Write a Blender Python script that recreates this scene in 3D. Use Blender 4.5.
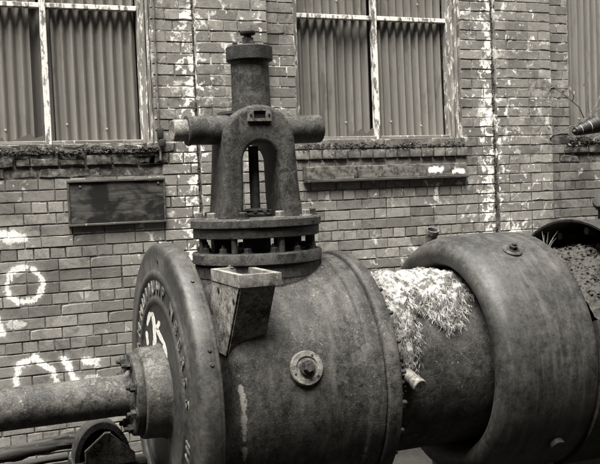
import bpy, bmesh, math, random
from mathutils import Vector, Matrix, noise
random.seed(7)
R_ = math.radians
scene = bpy.context.scene
COL = scene.collection
for o in list(bpy.data.objects): bpy.data.objects.remove(o)

# ------------------------------------------------------------------ camera
cam_d = bpy.data.cameras.new('camera'); cam = bpy.data.objects.new('camera', cam_d); COL.objects.link(cam)
yaw, pit, rol = R_(22), R_(-2.74), R_(2.2)
F = Vector((math.sin(yaw)*math.cos(pit), math.cos(yaw)*math.cos(pit), math.sin(pit)))
RR = Vector((math.cos(yaw), -math.sin(yaw), 0)); UU = RR.cross(F)
R2 = RR*math.cos(rol) - UU*math.sin(rol); U2 = UU*math.cos(rol) + RR*math.sin(rol)
CAM = Vector((0, 0, 2.05))
m = Matrix((R2, U2, -F)).transposed().to_4x4(); m.translation = CAM
cam.matrix_world = m
cam_d.sensor_width = 36; cam_d.lens = 54; cam_d.clip_start = 0.05; cam_d.clip_end = 2000
scene.camera = cam

# ------------------------------------------------------------------ sky, sun, exposure
SUN_EL, SUN_AZ = R_(71), R_(222)          # azimuth clockwise from +Y
w = bpy.data.worlds.new('World'); scene.world = w; w.use_nodes = True
nt = w.node_tree; nt.nodes.clear()
sky = nt.nodes.new('ShaderNodeTexSky'); sky.sky_type = 'NISHITA'; sky.sun_disc = False
sky.sun_elevation = SUN_EL; sky.sun_rotation = SUN_AZ; sky.air_density = 1; sky.dust_density = 1
hs = nt.nodes.new('ShaderNodeHueSaturation'); hs.inputs['Saturation'].default_value = 0.0
tint = nt.nodes.new('ShaderNodeMixRGB'); tint.blend_type = 'MULTIPLY'; tint.inputs[0].default_value = 1
tint.inputs[2].default_value = (1, 0.988, 0.94, 1)
bg = nt.nodes.new('ShaderNodeBackground'); bg.inputs[1].default_value = 0.05
wo = nt.nodes.new('ShaderNodeOutputWorld')
nt.links.new(sky.outputs[0], hs.inputs['Color']); nt.links.new(hs.outputs[0], tint.inputs[1])
nt.links.new(tint.outputs[0], bg.inputs[0]); nt.links.new(bg.outputs[0], wo.inputs[0])
sd = bpy.data.lights.new('sun', 'SUN'); sd.energy = 4.6; sd.angle = R_(42); sd.color = (1, 0.988, 0.94)
sun = bpy.data.objects.new('sun', sd); COL.objects.link(sun); sun.location = (3, -2, 9)
sdir = Vector((math.sin(SUN_AZ)*math.cos(SUN_EL), math.cos(SUN_AZ)*math.cos(SUN_EL), math.sin(SUN_EL)))
sun.rotation_euler = (-sdir).to_track_quat('-Z', 'Y').to_euler()
scene.view_settings.view_transform = 'Standard'; scene.view_settings.look = 'None'
scene.view_settings.gamma = 1; scene.view_settings.exposure = 1.86
scene.render.engine = 'CYCLES'

# ------------------------------------------------------------------ helpers
def g(v, k=1.0): return (v, v*(1-0.06*k), v*(1-0.15*k), 1)

def tag(o, label, cat, group=None, kind=None):
    if label: o['label'] = label
    if cat: o['category'] = cat
    if group: o['group'] = group
    if kind: o['kind'] = kind
    return o

def thing(name, label, cat, loc=(0, 0, 0), group=None):
    o = bpy.data.objects.new(name, None); o.empty_display_size = 0.1; COL.objects.link(o); o.location = loc
    return tag(o, label, cat, group)

def finish(bm, name, mat, parent=None, angle=32, smooth=True, recalc=True):
    if recalc: bmesh.ops.recalc_face_normals(bm, faces=bm.faces[:])
    if smooth:
        lim = R_(angle)
        for f_ in bm.faces: f_.smooth = True
        for e in bm.edges:
            if len(e.link_faces) == 2 and e.calc_face_angle(0) > lim: e.smooth = False
    me = bpy.data.meshes.new(name); bm.to_mesh(me); bm.free()
    if mat: me.materials.append(mat)
    return link(name, me, parent)

def link(name, me, parent=None, loc=None):
    o = bpy.data.objects.new(name, me); COL.objects.link(o)
    if parent:
        o.parent = parent
        o.matrix_parent_inverse = Matrix.Translation(-abs_loc(parent))
    if loc is not None: o.location = loc
    return o

def abs_loc(o):
    l = Vector(o.location)
    # parents here are only translated
    if o.parent: l = l + Vector((0, 0, 0))
    return l

def add_box(bm, lo, hi, bev=0.0, mat=None):
    vs = [bm.verts.new((x, y, z)) for x in (lo[0], hi[0]) for y in (lo[1], hi[1]) for z in (lo[2], hi[2])]
    q = [(0, 1, 3, 2), (4, 6, 7, 5), (0, 4, 5, 1), (2, 3, 7, 6), (0, 2, 6, 4), (1, 5, 7, 3)]
    fs = [bm.faces.new([vs[i] for i in a]) for a in q]
    if mat is not None: bmesh.ops.transform(bm, matrix=mat, verts=vs)
    if bev:
        es = list({e for f_ in fs for e in f_.edges})
        bmesh.ops.bevel(bm, geom=es, offset=bev, segments=2, profile=0.6, affect='EDGES')
    return vs

def revolve(profile, axis='X', c=(0, 0, 0), n=96, closed=False, rough=0.0, rs=6.0, a0=0, a1=2*math.pi, seed=0.0):
    """profile: list of (along, radius)"""
    bm = bmesh.new(); rings = []
    full = abs(a1-a0-2*math.pi) < 1e-6
    cnt = n if full else n+1
    for (t, r) in profile:
        ring = []
        if r < 1e-6:
            p = Vector((t, 0, 0)) if axis == 'X' else Vector((0, 0, t))
            v = bm.verts.new(p+Vector(c)); ring = [v]*cnt
        else:
            for k in range(cnt):
                a = a0+(a1-a0)*k/n
                p = Vector((t, -r*math.sin(a), r*math.cos(a))) if axis == 'X' else Vector((r*math.cos(a), r*math.sin(a), t))
                if rough:
                    d = noise.fractal(p*rs+Vector((seed, 3.1, 0)), 1.0, 2.0, 4)
                    s = 1+rough*d/max(r, .02)
                    p = Vector((p.x, p.y*s, p.z*s)) if axis == 'X' else Vector((p.x*s, p.y*s, p.z))
                ring.append(bm.verts.new(p+Vector(c)))
        rings.append(ring)
    prs = list(zip(rings, rings[1:]))
    if closed: prs.append((rings[-1], rings[0]))
    for A, B in prs:
        for k in range(n if full else n):
            k2 = (k+1) % cnt if full else k+1
            vs = [A[k], A[k2], B[k2], B[k]]
            u = []
            for v in vs:
                if v not in u: u.append(v)
            if len(u) >= 3:
                try: bm.faces.new(u)
                except ValueError: pass
    return bm

def frame_to(d, up=Vector((0, 0, 1))):
    """matrix whose Z axis points along d"""
    z = Vector(d).normalized(); x = up.cross(z)
    if x.length < 1e-4: x = Vector((1, 0, 0))
    x.normalize(); y = z.cross(x)
    return Matrix((x, y, z)).transposed().to_4x4()

def lathe_at(profile, pos, d, n=24, rough=0.0, spin=0.0):
    bm = revolve(profile, 'Z', n=n, rough=rough, rs=20)
    M = Matrix.Translation(pos) @ frame_to(d) @ Matrix.Rotation(spin, 4, 'Z')
    bmesh.ops.transform(bm, matrix=M, verts=bm.verts[:])
    return bm

def tube_bm(pts, radii, n=8, bm=None):
    bm = bm or bmesh.new(); rings = []
    pts = [Vector(p) for p in pts]
    for i, p in enumerate(pts):
        d = (pts[min(i+1, len(pts)-1)]-pts[max(i-1, 0)])
        M = frame_to(d, Vector((0.13, 0.31, 0.94)))
        r = radii[i] if isinstance(radii, (list, tuple)) else radii
        rings.append([bm.verts.new(p + M.to_3x3() @ Vector((r*math.cos(2*math.pi*k/n), r*math.sin(2*math.pi*k/n), 0))) for k in range(n)])
    for A, B in zip(rings, rings[1:]):
        for k in range(n): bm.faces.new((A[k], A[(k+1) % n], B[(k+1) % n], B[k]))
    bm.faces.new(rings[0][::-1]); bm.faces.new(rings[-1])
    return bm

def join_mesh(bm, other):
    me = bpy.data.meshes.new('tmp'); other.to_mesh(me); other.free(); bm.from_mesh(me); bpy.data.meshes.remove(me)

HEX = {}
def hex_bolt(parent, pos, d, r=0.022, h=0.022, mat=None, washer=True, stud=0.0, spin=0.0, name='bolt'):
    key = (r, h, washer, stud, mat.name)
    if key not in HEX:
        bm = bmesh.new()
        if washer:
            join_mesh(bm, revolve([(0, 0), (0, r*1.45), (h*.18, r*1.4), (h*.2, 0)], 'Z', n=16))
        z0 = h*.16
        join_mesh(bm, revolve([(z0, r), (h*.86, r), (h, r*.82), (h, 0)], 'Z', n=6))
        if stud: join_mesh(bm, revolve([(h*.9, r*.5), (h+stud*.8, r*.5), (h+stud, r*.35), (h+stud, 0)], 'Z', n=10))
        bmesh.ops.recalc_face_normals(bm, faces=bm.faces[:])
        me = bpy.data.meshes.new('bolt'); bm.to_mesh(me); bm.free(); me.materials.append(mat); HEX[key] = me
    o = bpy.data.objects.new(name, HEX[key]); COL.objects.link(o); o.parent = parent
    o.matrix_parent_inverse = Matrix.Translation(-WL(parent))
    o.matrix_basis = Matrix.Translation(pos) @ frame_to(d) @ Matrix.Rotation(spin, 4, 'Z')
    return o

def WL(o):
    # world location of an (untransformed-rotation) parent; mesh parts sit at identity
    if o.type == 'EMPTY': return Vector(o.location)
    return Vector((0, 0, 0))
abs_loc = WL

# ------------------------------------------------------------------ node materials
class N:
    def __init__(s, name):
        s.mat = bpy.data.materials.new(name); s.mat.use_nodes = True; s.t = s.mat.node_tree
        s.b = s.t.nodes['Principled BSDF']; s.out = s.t.nodes['Material Output']
    def node(s, typ, **kw):
        n = s.t.nodes.new(typ)
        for k, v in kw.items(): setattr(n, k, v)
        return n
    def L(s, a, b): s.t.links.new(a, b)
    def put(s, inp, v):
        if hasattr(v, 'links') or isinstance(v, bpy.types.NodeSocket): s.L(v, inp)
        else: inp.default_value = v
    def math(s, op, a, b=0.0, clamp=False):
        n = s.node('ShaderNodeMath', operation=op, use_clamp=clamp); s.put(n.inputs[0], a); s.put(n.inputs[1], b); return n.outputs[0]
    def vmath(s, op, a, b=(0, 0, 0)):
        n = s.node('ShaderNodeVectorMath', operation=op); s.put(n.inputs[0], a); s.put(n.inputs[1], b); return n
    def mapr(s, v, a, b, c=0.0, d=1.0, smooth=False):
        n = s.node('ShaderNodeMapRange', clamp=True)
        if smooth: n.interpolation_type = 'SMOOTHSTEP'
        s.put(n.inputs[0], v); s.put(n.inputs[1], a); s.put(n.inputs[2], b); s.put(n.inputs[3], c); s.put(n.inputs[4], d); return n.outputs[0]
    def pos(s): return s.node('ShaderNodeNewGeometry').outputs['Position']
    def scale(s, vec, sc):
        return s.vmath('MULTIPLY', vec, sc).outputs[0]
    def noise(s, vec, sc, detail=4, rough=0.55, dist=0.0):
        n = s.node('ShaderNodeTexNoise'); s.put(n.inputs['Vector'], vec); n.inputs['Scale'].default_value = sc
        n.inputs['Detail'].default_value = detail; n.inputs['Roughness'].default_value = rough; n.inputs['Distortion'].default_value = dist
        return n.outputs['Fac']
    def voro(s, vec, sc):
        n = s.node('ShaderNodeTexVoronoi'); s.put(n.inputs['Vector'], vec); n.inputs['Scale'].default_value = sc; return n.outputs['Distance']
    def mix(s, f_, a, b, mode='MIX'):
        n = s.node('ShaderNodeMixRGB', blend_type=mode); s.put(n.inputs[0], f_); s.put(n.inputs[1], a); s.put(n.inputs[2], b); return n.outputs[0]
    def bump(s, h, strength=0.5, dist=0.01, nrm=None):
        n = s.node('ShaderNodeBump'); n.inputs['Strength'].default_value = strength; n.inputs['Distance'].default_value = dist
        s.put(n.inputs['Height'], h)
        if nrm is not None: s.L(nrm, n.inputs['Normal'])
        return n.outputs[0]
    def done(s, col, rough=0.8, nrm=None, spec=0.3, metal=0.0):
        s.put(s.b.inputs['Base Color'], col); s.put(s.b.inputs['Roughness'], rough)
        s.b.inputs['Specular IOR Level'].default_value = spec; s.b.inputs['Metallic'].default_value = metal
        if nrm is not None: s.L(nrm, s.b.inputs['Normal'])
        return s.mat

def pt_seg_dist(n, p, a, b):
    """distance in the XZ plane from p to segment ab; p is a socket"""
    ax, az = a; bx, bz = b; dx, dz = bx-ax, bz-az; L2 = dx*dx+dz*dz or 1e-9
    q = n.vmath('SUBTRACT', p, (ax, 0, az)).outputs[0]
    t = n.math('MULTIPLY', n.vmath('DOT_PRODUCT', q, (dx, 0, dz)).outputs['Value'], 1/L2, clamp=True)
    sc = n.node('ShaderNodeVectorMath', operation='SCALE'); sc.inputs[0].default_value = (dx, 0, dz); n.L(t, sc.inputs['Scale'])
    return n.vmath('LENGTH', n.vmath('SUBTRACT', q, sc.outputs[0]).outputs[0]).outputs['Value']

def iron(name, lo=0.05, hi=0.13, speck=0.28, speck_amt=0.5, rough=0.55, streak=None, bump=0.6, fine=90, pits=True, spec=0.28, scar=None, grain=1.0, sk=1.0, sc=1.0):
    n = N(name); p = n.pos()
    a = n.noise(p, 5.0, 7, 0.68); b = n.noise(p, 38, 6, 0.7); c = n.noise(p, fine*2.2, 3, 0.6)
    mid = n.noise(p, 15, 8, 0.74, 0.3)
    v = n.math('ADD', n.math('MULTIPLY', a, 0.30), n.math('ADD', n.math('MULTIPLY', b, 0.30), n.math('MULTIPLY', mid, 0.40)))
    col = n.mix(n.mapr(v, 0.43, 0.59), g(lo*0.55), g(hi*1.25))
    scab = n.mapr(n.noise(p, 21, 8, 0.72, 0.6), 0.50, 0.53)
    scab = n.math('MULTIPLY', scab, n.mapr(n.noise(p, 4.0, 4, 0.6), 0.42, 0.58))
    col = n.mix(n.math('MULTIPLY', scab, 0.55*sc), col, g(hi*1.9))
    f2 = n.noise(p, 150, 4, 0.8)
    col = n.mix(n.mapr(f2, 0.40, 0.60, 0.45*grain, 0.0), col, g(lo*0.4))
    col = n.mix(n.mapr(c, 0.52, 0.68, 0, 0.38*grain), col, g(hi*2.0))
    if streak:
        s = n.noise(n.scale(p, streak), 1.0, 7, 0.7, 0.4)
        col = n.mix(n.mapr(s, 0.44, 0.62, 0.0, 0.75*sk), col, g(lo*0.55))
        s2 = n.noise(n.vmath('ADD', n.scale(p, streak), (5.2, 1.3, 7.7)).outputs[0], 1.3, 5, 0.6)
        col = n.mix(n.mapr(s2, 0.52, 0.70, 0.0, 0.6*sk), col, g(hi*1.9))
    # light scale / lichen flecks
    fl = n.noise(p, fine, 4, 0.7)
    zone = n.mapr(n.noise(p, 7.0, 3), 0.42, 0.62)
    fm = n.math('MULTIPLY', n.mapr(fl, 0.60, 0.74), n.math('MULTIPLY', zone, speck_amt))
    col = n.mix(fm, col, g(speck))
    dk = n.mapr(n.noise(p, 22, 7, 0.75), 0.55, 0.66, 0, 0.7)
    col = n.mix(dk, col, g(lo*0.5))
    h = n.math('ADD', n.math('ADD', n.math('MULTIPLY', b, 0.30), n.math('MULTIPLY', mid, 0.5)), n.math('MULTIPLY', c, 0.4))
    h = n.math('SUBTRACT', h, n.math('MULTIPLY', n.mapr(n.noise(p, 60, 3, 0.6), 0.60, 0.72), 0.35))
    h = n.math('ADD', h, n.math('MULTIPLY', scab, 0.30*sc))
    if pits:
        vz = n.mapr(n.voro(p, fine*1.2), 0.0, 0.45)
        h = n.math('ADD', h, n.math('MULTIPLY', vz, 0.10))
    if scar:
        for a_, b_, w_ in scar:
            d = pt_seg_dist(n, n.scale(p, (1, 0, 1)), a_, b_)
            mk = n.mapr(n.math('ADD', d, n.mapr(mid, .3, .7, -.014, .014)), w_*.4, w_, .5, 0)
            col = n.mix(mk, col, g(.42))
    nrm = n.bump(h, bump, 0.004)
    return n.done(col, n.mapr(b, 0.3, 0.7, rough, rough+0.25), nrm, spec)

def brick_mat(name, lo, hi, white=0.0, wthr=0.60, soot=0.0, strokes=None, mortar=False, edges=False):
    n = N(name); p = n.pos()
    if mortar:
        col = n.mix(n.mapr(n.noise(p, 11, 7, 0.7), 0.42, 0.62), g(lo), g(hi))
    else:
        oi = n.node('ShaderNodeObjectInfo').outputs['Random']
        isl = n.node('ShaderNodeNewGeometry').outputs['Random Per Island']
        r = n.math('FRACT', n.math('ADD', oi, isl))
        col = n.mix(r, g(lo), g(hi))
    mot = n.noise(p, 26, 6, 0.65); fine = n.noise(p, 130, 4, 0.6)
    col = n.mix(n.mapr(mot, 0.50, 0.72, 0, 0.55), col, g(lo*0.62))
    grit = n.noise(p, 210, 3, 0.7)
    col = n.mix(n.mapr(grit, 0.44, 0.62, 0.0, 0.30), col, g(lo*0.45))
    pit = n.math('MULTIPLY', n.mapr(n.noise(p, 75, 4, 0.7), 0.62, 0.68), n.mapr(n.noise(p, 6, 3), 0.40, 0.6))
    col = n.mix(n.math('MULTIPLY', pit, 0.8), col, g(0.045))
    big = n.noise(p, 2.3, 4, 0.6)
    col = n.mix(n.mapr(big, 0.48, 0.68, 0, 0.6), col, g(lo*0.55))
    gm = n.math('MULTIPLY', n.mapr(n.noise(p, 9, 8, 0.72, 0.5), 0.50, 0.60), n.mapr(n.noise(p, 1.7, 3, 0.5), 0.42, 0.6))
    col = n.mix(n.math('MULTIPLY', gm, 0.6), col, g(0.05))
    col = n.mix(n.mapr(fine, 0.55, 0.75, 0, 0.25), col, g(hi*1.25))
    if soot:
        sm = n.mapr(n.noise(p, 14, 6, 0.7), 0.36, 0.56, 0, soot)
        col = n.mix(sm, col, g(0.030))
        sm2 = n.mapr(n.noise(n.vmath('ADD', p, (3.3, 1, 7)).outputs[0], 24, 5, 0.7), 0.60, 0.66, 0, 0.6)
        col = n.mix(sm2, col, g(0.42))
    if white:
        wn = n.noise(n.vmath('ADD', p, (9.1, 0, 2.2)).outputs[0], 10, 9, 0.66, 0.5)
        wz = n.mapr(n.noise(p, 3.2, 3, 0.6), 0.40, 0.62)
        wm = n.math('MULTIPLY', n.mapr(wn, wthr, wthr+0.05), n.math('MULTIPLY', wz, white))
        col = n.mix(wm, col, g(0.74, 0.7))
    if edges:      # old limewash left along the edges of the window bays
        px = n.node('ShaderNodeSeparateXYZ'); n.L(p, px.inputs[0]); tot = None
        for xe in (1.80, 4.42):
            d = n.math('ABSOLUTE', n.math('SUBTRACT', px.outputs['X'], xe))
            mk = n.mapr(d, 0.02, 0.13, 1.0, 0.0); tot = mk if tot is None else n.math('MAXIMUM', tot, mk)
        em = n.noise(n.vmath('ADD', p, (1.1, 4, 6.2)).outputs[0], 14, 9, 0.68, 0.4)
        col = n.mix(n.mapr(n.math('ADD', em, n.math('MULTIPLY', tot, 0.13)), 0.615, 0.655), col, g(0.78, 0.7))
    if strokes:
        tot = None
        wob = n.mapr(n.noise(p, 26, 5, 0.7), 0.3, 0.7, -0.020, 0.020)
        for st in strokes:
            if st[0] == 'ring':
                q = n.vmath('SUBTRACT', p, (st[1], 0, st[2])).outputs[0]
                q = n.scale(q, (1, 0, 0.98))
                d = n.math('ABSOLUTE', n.math('SUBTRACT', n.vmath('LENGTH', q).outputs['Value'], st[3]))
            else:
                d = pt_seg_dist(n, n.scale(p, (1, 0, 1)), st[1], st[2])
            wdt = st[4] if st[0] == 'ring' else st[3]
            amt = st[-1]
            mk = n.mapr(n.math('ADD', d, wob), wdt*0.7, wdt*1.35, amt, 0.0, True)
            mk = n.math('MAXIMUM', mk, n.mapr(d, wdt*0.6, wdt*3.2, amt*0.13, 0.0, True))
            tot = mk if tot is None else n.math('MAXIMUM', tot, mk)
        tot = n.math('MULTIPLY', tot, n.mapr(n.noise(p, 60, 5, 0.7), 0.30, 0.5, 0.35, 1.0))
        col = n.mix(tot, col, g(0.85, 0.6))
    nrm = n.bump(n.math('ADD', n.math('MULTIPLY', mot, 0.7), n.math('MULTIPLY', fine, 0.3)), 0.55, 0.006)
    return n.done(col, 0.9, nrm, 0.15)

def wood_mat(name, lo, hi, axis=(2, 14, 40), paint=0.0, thr=0.5, dark=0.0):
    n = N(name); p = n.pos()
    gr = n.noise(n.scale(p, axis), 1.0, 6, 0.65, 0.6)
    col = n.mix(n.mapr(gr, 0.35, 0.65), g(lo), g(hi))
    if dark:
        d = n.mapr(n.noise(n.scale(p, (4.0, 4, 6.5)), 1.0, 5, 0.62, 0.5), 0.45, 0.56, 0, dark)
        col = n.mix(d, col, g(0.010))
    if paint:
        pm = n.mapr(n.noise(n.scale(p, (30, 30, 9)), 1.0, 6, 0.7), thr, thr+0.05, 0, paint)
        col = n.mix(pm, col, g(0.72, 0.7))
    nrm = n.bump(gr, 0.5, 0.004)
    return n.done(col, 0.8, nrm, 0.2)

STROKES = [('ring', 0.553, 1.452, 0.120, 0.017, 0.9),
           ('seg', (0.34, 1.822), (0.52, 1.80), 0.030, 0.95), ('seg', (0.44, 1.775), (0.56, 1.775), 0.026, 0.9),
           ('seg', (0.455, 0.70), (0.478, 0.885), 0.020, 0.9), ('seg', (0.478, 0.885), (0.60, 0.925), 0.022, 1.0),
           ('seg', (0.60, 0.925), (0.715, 0.83), 0.022, 1.0), ('seg', (0.715, 0.83), (0.755, 0.70), 0.018, 0.9),
           ('seg', (0.80, 0.90), (0.865, 0.74), 0.024, 1.0), ('seg', (0.95, 0.875), (1.02, 0.85), 0.028, 0.9),
           ('seg', (0.96, 0.74), (1.02, 0.74), 0.026, 0.5),
           ('seg', (0.34, 1.25), (0.385, 1.13), 0.026, 0.9), ('seg', (0.44, 1.185), (0.54, 1.175), 0.024, 0.6)]
M = {}
M['brick'] = brick_mat('brick_clay', 0.16, 0.31, white=0.75, wthr=0.60)
M['brick_graf'] = brick_mat('brick_sprayed', 0.15, 0.30, white=0.4, wthr=0.62, strokes=STROKES)
M['brick_pier'] = brick_mat('brick_limed', 0.19, 0.31, white=1.0, wthr=0.56, edges=True)
M['brick_soot'] = brick_mat('brick_sooty', 0.20, 0.32, soot=0.92)
M['brick_soot2'] = brick_mat('brick_grimy', 0.20, 0.32, soot=0.55, white=0.8, wthr=0.58)
M['mortar'] = brick_mat('mortar_dark', 0.05, 0.24, mortar=True, white=0.5, wthr=0.58)
M['mortar_graf'] = brick_mat('mortar_sprayed', 0.045, 0.19, mortar=True, strokes=STROKES)
M['mortar_lime'] = brick_mat('mortar_lime', 0.11, 0.28, mortar=True, white=1.0, wthr=0.50)
M['iron'] = iron('cast_iron', 0.014, 0.055)
M['iron_dark'] = iron('cast_iron_dark', 0.010, 0.034, speck_amt=0.3)
M['iron_light'] = iron('cast_iron_pale', 0.075, 0.17, speck_amt=0.5)
M['iron_body'] = iron('cast_iron_casing', 0.013, 0.060, speck=0.34, speck_amt=0.75, streak=(13, 3.0, 3.0), sk=0.7, fine=75, bump=0.7, scar=[((1.133, 1.24), (1.140, 1.02), .010), ((1.145, .98), (1.15, .90), .007)])
M['iron_bell'] = iron('sheet_iron_drum', 0.013, 0.048, speck_amt=0.25, streak=(19, 2.2, 2.2), sk=0.75, bump=0.4, fine=120, pits=False, rough=0.50, grain=0.6, spec=0.45, sc=0.30)
M['iron_pipe'] = iron('rusted_pipe_steel', 0.014, 0.045, speck=0.38, speck_amt=0.8, fine=70, bump=0.8)
M['iron_tube'] = iron('pitted_shaft_iron', 0.028, 0.085, speck=0.38, speck_amt=0.8, fine=70, bump=0.7)
M['iron_disc'] = iron('painted_iron_disc', 0.024, 0.056, speck_amt=0.25, bump=0.35, fine=110, rough=0.45, streak=(3, 2.5, 2.5), pits=False, grain=0.6, spec=0.5, sc=0.45)

# ------------------------------------------------------------------ ground
def ground_mat():
    n = N('bare_earth'); p = n.pos()
    a = n.noise(p, 1.3, 6, 0.6); b = n.noise(p, 30, 6, 0.7)
    col = n.mix(n.mapr(a, 0.35, 0.65), g(0.010), g(0.028)); col = n.mix(n.mapr(b, 0.55, 0.7, 0, 0.7), col, g(0.05))
    return n.done(col, 0.95, n.bump(n.math('ADD', a, b), 0.8, 0.03), 0.1)
M['ground'] = ground_mat()
bm = bmesh.new()
xs = [-900, -300, -80, -25] + [-6+0.5*i for i in range(37)] + [30, 80, 300, 900]
ys = [-900, -300, -80, -25] + [-5+0.5*i for i in range(29)] + [25, 80, 300, 900]
gv = [[bm.verts.new((x, y, (0.02*noise.noise(Vector((x*.9, y*.9, 0))) - 0.02) if abs(x) < 20 and abs(y) < 20 else -0.02)) for y in ys] for x in xs]
for i in range(len(xs)-1):
    for j in range(len(ys)-1): bm.faces.new((gv[i][j], gv[i+1][j], gv[i+1][j+1], gv[i][j+1]))
tag(finish(bm, 'ground', M['ground'], angle=60), None, None, kind='structure')

# ------------------------------------------------------------------ unseen added building behind the camera, cutting low sky light
def blocker_mat():
    n = N('blocker_dark'); p = n.pos()
    return n.done(n.mix(n.mapr(n.noise(p, 1.5, 6, .6), .35, .65), g(.05), g(.11)), .9, None, .1)
M['blocker_surface'] = blocker_mat()
YB = thing('sky_blocker', 'added unseen dark building across the yard, opposite the brick wall', 'blocker', (2, -6.5, 0))
bm = bmesh.new(); add_box(bm, (-16, -9.5, -.1), (22, -3.4, 12.5)); finish(bm, 'wall', M['blocker_surface'], YB, smooth=False)  # unseen box added to keep low sky light off the machinery
bm = bmesh.new()
rv_ = [bm.verts.new(c) for c in ((-16.3, -9.9, 12.502), (22.3, -9.9, 12.502), (22.3, -3.1, 12.502), (-16.3, -3.1, 12.502), (-16.3, -6.5, 14.2), (22.3, -6.5, 14.2))]
for q in ((0, 1, 5, 4), (2, 3, 4, 5), (0, 4, 3), (1, 2, 5), (0, 3, 2, 1)): bm.faces.new([rv_[i] for i in q])
finish(bm, 'blocker_top', M['blocker_surface'], YB, smooth=False)

# ------------------------------------------------------------------ brick wall
YW = 6.56
PITCH = 0.0815; ZREF = 1.662; BL = 0.222; J = 0.0085
PROUD = 0.055
WIN = [(0.03, 1.53), (2.665, 4.165), (5.285, 6.785)]
PIER = [(-0.775, -0.205), (1.852, 2.423), (4.482, 5.053)]
WZ0, WZ1 = 2.425, 4.20
XL, XR, ZTOP = -1.6, 8.4, 4.75
wall = thing('brick_wall', 'old weathered brick factory wall with pale piers, behind the rusted machinery', 'wall', (3.3, YW+0.15, 0))

# mortar bed, as slabs butted end to end
def slab(x0, x1, z0, z1, yf, mat):
    bm = bmesh.new(); nx = max(1, int((x1-x0)/0.12)); nz = max(1, int((z1-z0)/0.12))
    add_box(bm, (x0, yf, z0), (x1, YW+0.34, z1))
    return finish(bm, 'mortar_bed', mat, wall, smooth=False)
bays = [(XL, PIER[0][0]), (PIER[0][1], PIER[1][0]), (PIER[1][1], PIER[2][0]), (PIER[2][1], XR)]
DEP = 0.0045; DEPU = 0.0040
for bx0, bx1 in bays:
    wn = [wv for wv in WIN if bx0 <= wv[0] and wv[1] <= bx1]
    gm = M['mortar_graf'] if bx1 < 2 else M['mortar']
    if not wn:
        slab(bx0, bx1, -0.1, ZTOP, YW+DEP, gm); continue
    a, b = wn[0]
    slab(bx0, bx1, -0.1, WZ0, YW+DEP, gm); slab(bx0, a, WZ0, WZ1, YW+DEPU, M['mortar_lime']); slab(b, bx1, WZ0, WZ1, YW+DEPU, M['mortar_lime'])
    slab(bx0, bx1, WZ1, ZTOP, YW+DEP, M['mortar'])
for a, b in PIER: slab(a, b, -0.1, 2.273, YW-PROUD+DEP*.8, M['mortar']); slab(a, b, 2.273, ZTOP, YW-PROUD+DEPU, M['mortar_lime'])

# brick mesh variants: unit front-chamfered block, sized per kind
BV = {}
def brick_geo(L, H, rnd, rough, seed):
    rs = random.Random(seed)
    hx, hz, c = L/2, H/2, 0.0013*rnd
    j = lambda s: rs.uniform(-s, s)
    back = 0.06
    fr = []; md = []; bk = []
    # front outline with extra points so that edges are chipped rather than ruled
    pts = [(-1, -1), (-.35, -1), (.3, -1), (1, -1), (1, 1), (.4, 1), (-.3, 1), (-1, 1)]
    for (u, v) in pts:
        ch = c*(1+rs.random()*rough*1.2)
        x = u*hx; z = v*hz
        jx = j(0.0011*rough); jz = j(0.0009*rough)
        if rs.random() < .07*rough: ch *= rs.uniform(2, 5)
        fr.append((x*(1-ch/hx) if abs(u) == 1 else x+j(.01), j(0.0012*rough), z*(1-ch/hz)+jz))
        md.append((x+jx, ch*0.9, z+jz)); bk.append((x+jx, back, z+jz))
    v = fr+md+bk; n_ = 8
    f = [list(range(n_))[::-1]]
    f[0] = list(range(n_))
    for k in range(n_):
        k2 = (k+1) % n_
        f.append([k, k2, n_+k2, n_+k][::-1]); f.append([n_+k, n_+k2, 2*n_+k2, 2*n_+k][::-1])
    return v, f

bricks = []   # (cx, cz, L, H, yface, matkey, rough)
def fill(x0, x1, zc, header, yf, mk, phase, rough=1.0):
    x = x0; first = True
    while x1-x > 0.03:
        L = BL/2 if header else BL
        if first and phase: L = BL*phase
        if x1-x-L < 0.05: L = x1-x
        if random.random() < 0.04 and L > .2 and x1-x > .25: L = BL/2
        bricks.append((x+L/2, zc, L-J*random.uniform(.8, 1.2), PITCH-J, yf, mk(x+L/2, zc), rough))
        x += L; first = False
k0 = -19; k1 = int((ZTOP-ZREF)/PITCH)
for k in range(k0, k1):
    zc = ZREF+k*PITCH
    if zc-PITCH/2 < 0.0: continue
    header = (k % 4 == 0)
    hole = (zc > WZ0 and zc-PITCH*0.45 < WZ1)
    def mk_bay(x, z):
        for a, b in WIN:
            if a-0.12 < x < b+0.10 and 2.21 < z < WZ0+.02:
                return 'brick_soot' if a < 1 or a > 5 else 'brick_soot2'
        if x < 1.25 and z < 2.0: return 'brick_graf'
        if x > 1.5 and x < 1.9: return 'brick_pier'
        if 4.1 < x < 4.5: return 'brick_pier'
        if 2.4 < x < 4.1 and z < 2.12 and z > 1.85: return 'brick_pier'
        return 'brick'
    for bx0, bx1 in bays:
        segs = [(bx0, bx1)]
        if hole:
            wn = [wv for wv in WIN if bx0 <= wv[0] and wv[1] <= bx1]
            if wn: segs = [(bx0, wn[0][0]), (wn[0][1], bx1)]
        for s0, s1 in segs:
            ph = (0.5 if k % 2 else 0) if not header else 0.75
            if k % 4 == 2 and not header: ph = 0
            fill(s0, s1, zc, header, YW, mk_bay, ph)
    for a, b in PIER:
        fill(a, b, zc, header and k % 8 != 0, YW-PROUD, lambda x, z: 'brick_pier', 0.5 if k % 2 else 0)
        # the pier's returns are stacked brick ends: the pier brick is as deep as the pier stands proud

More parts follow.
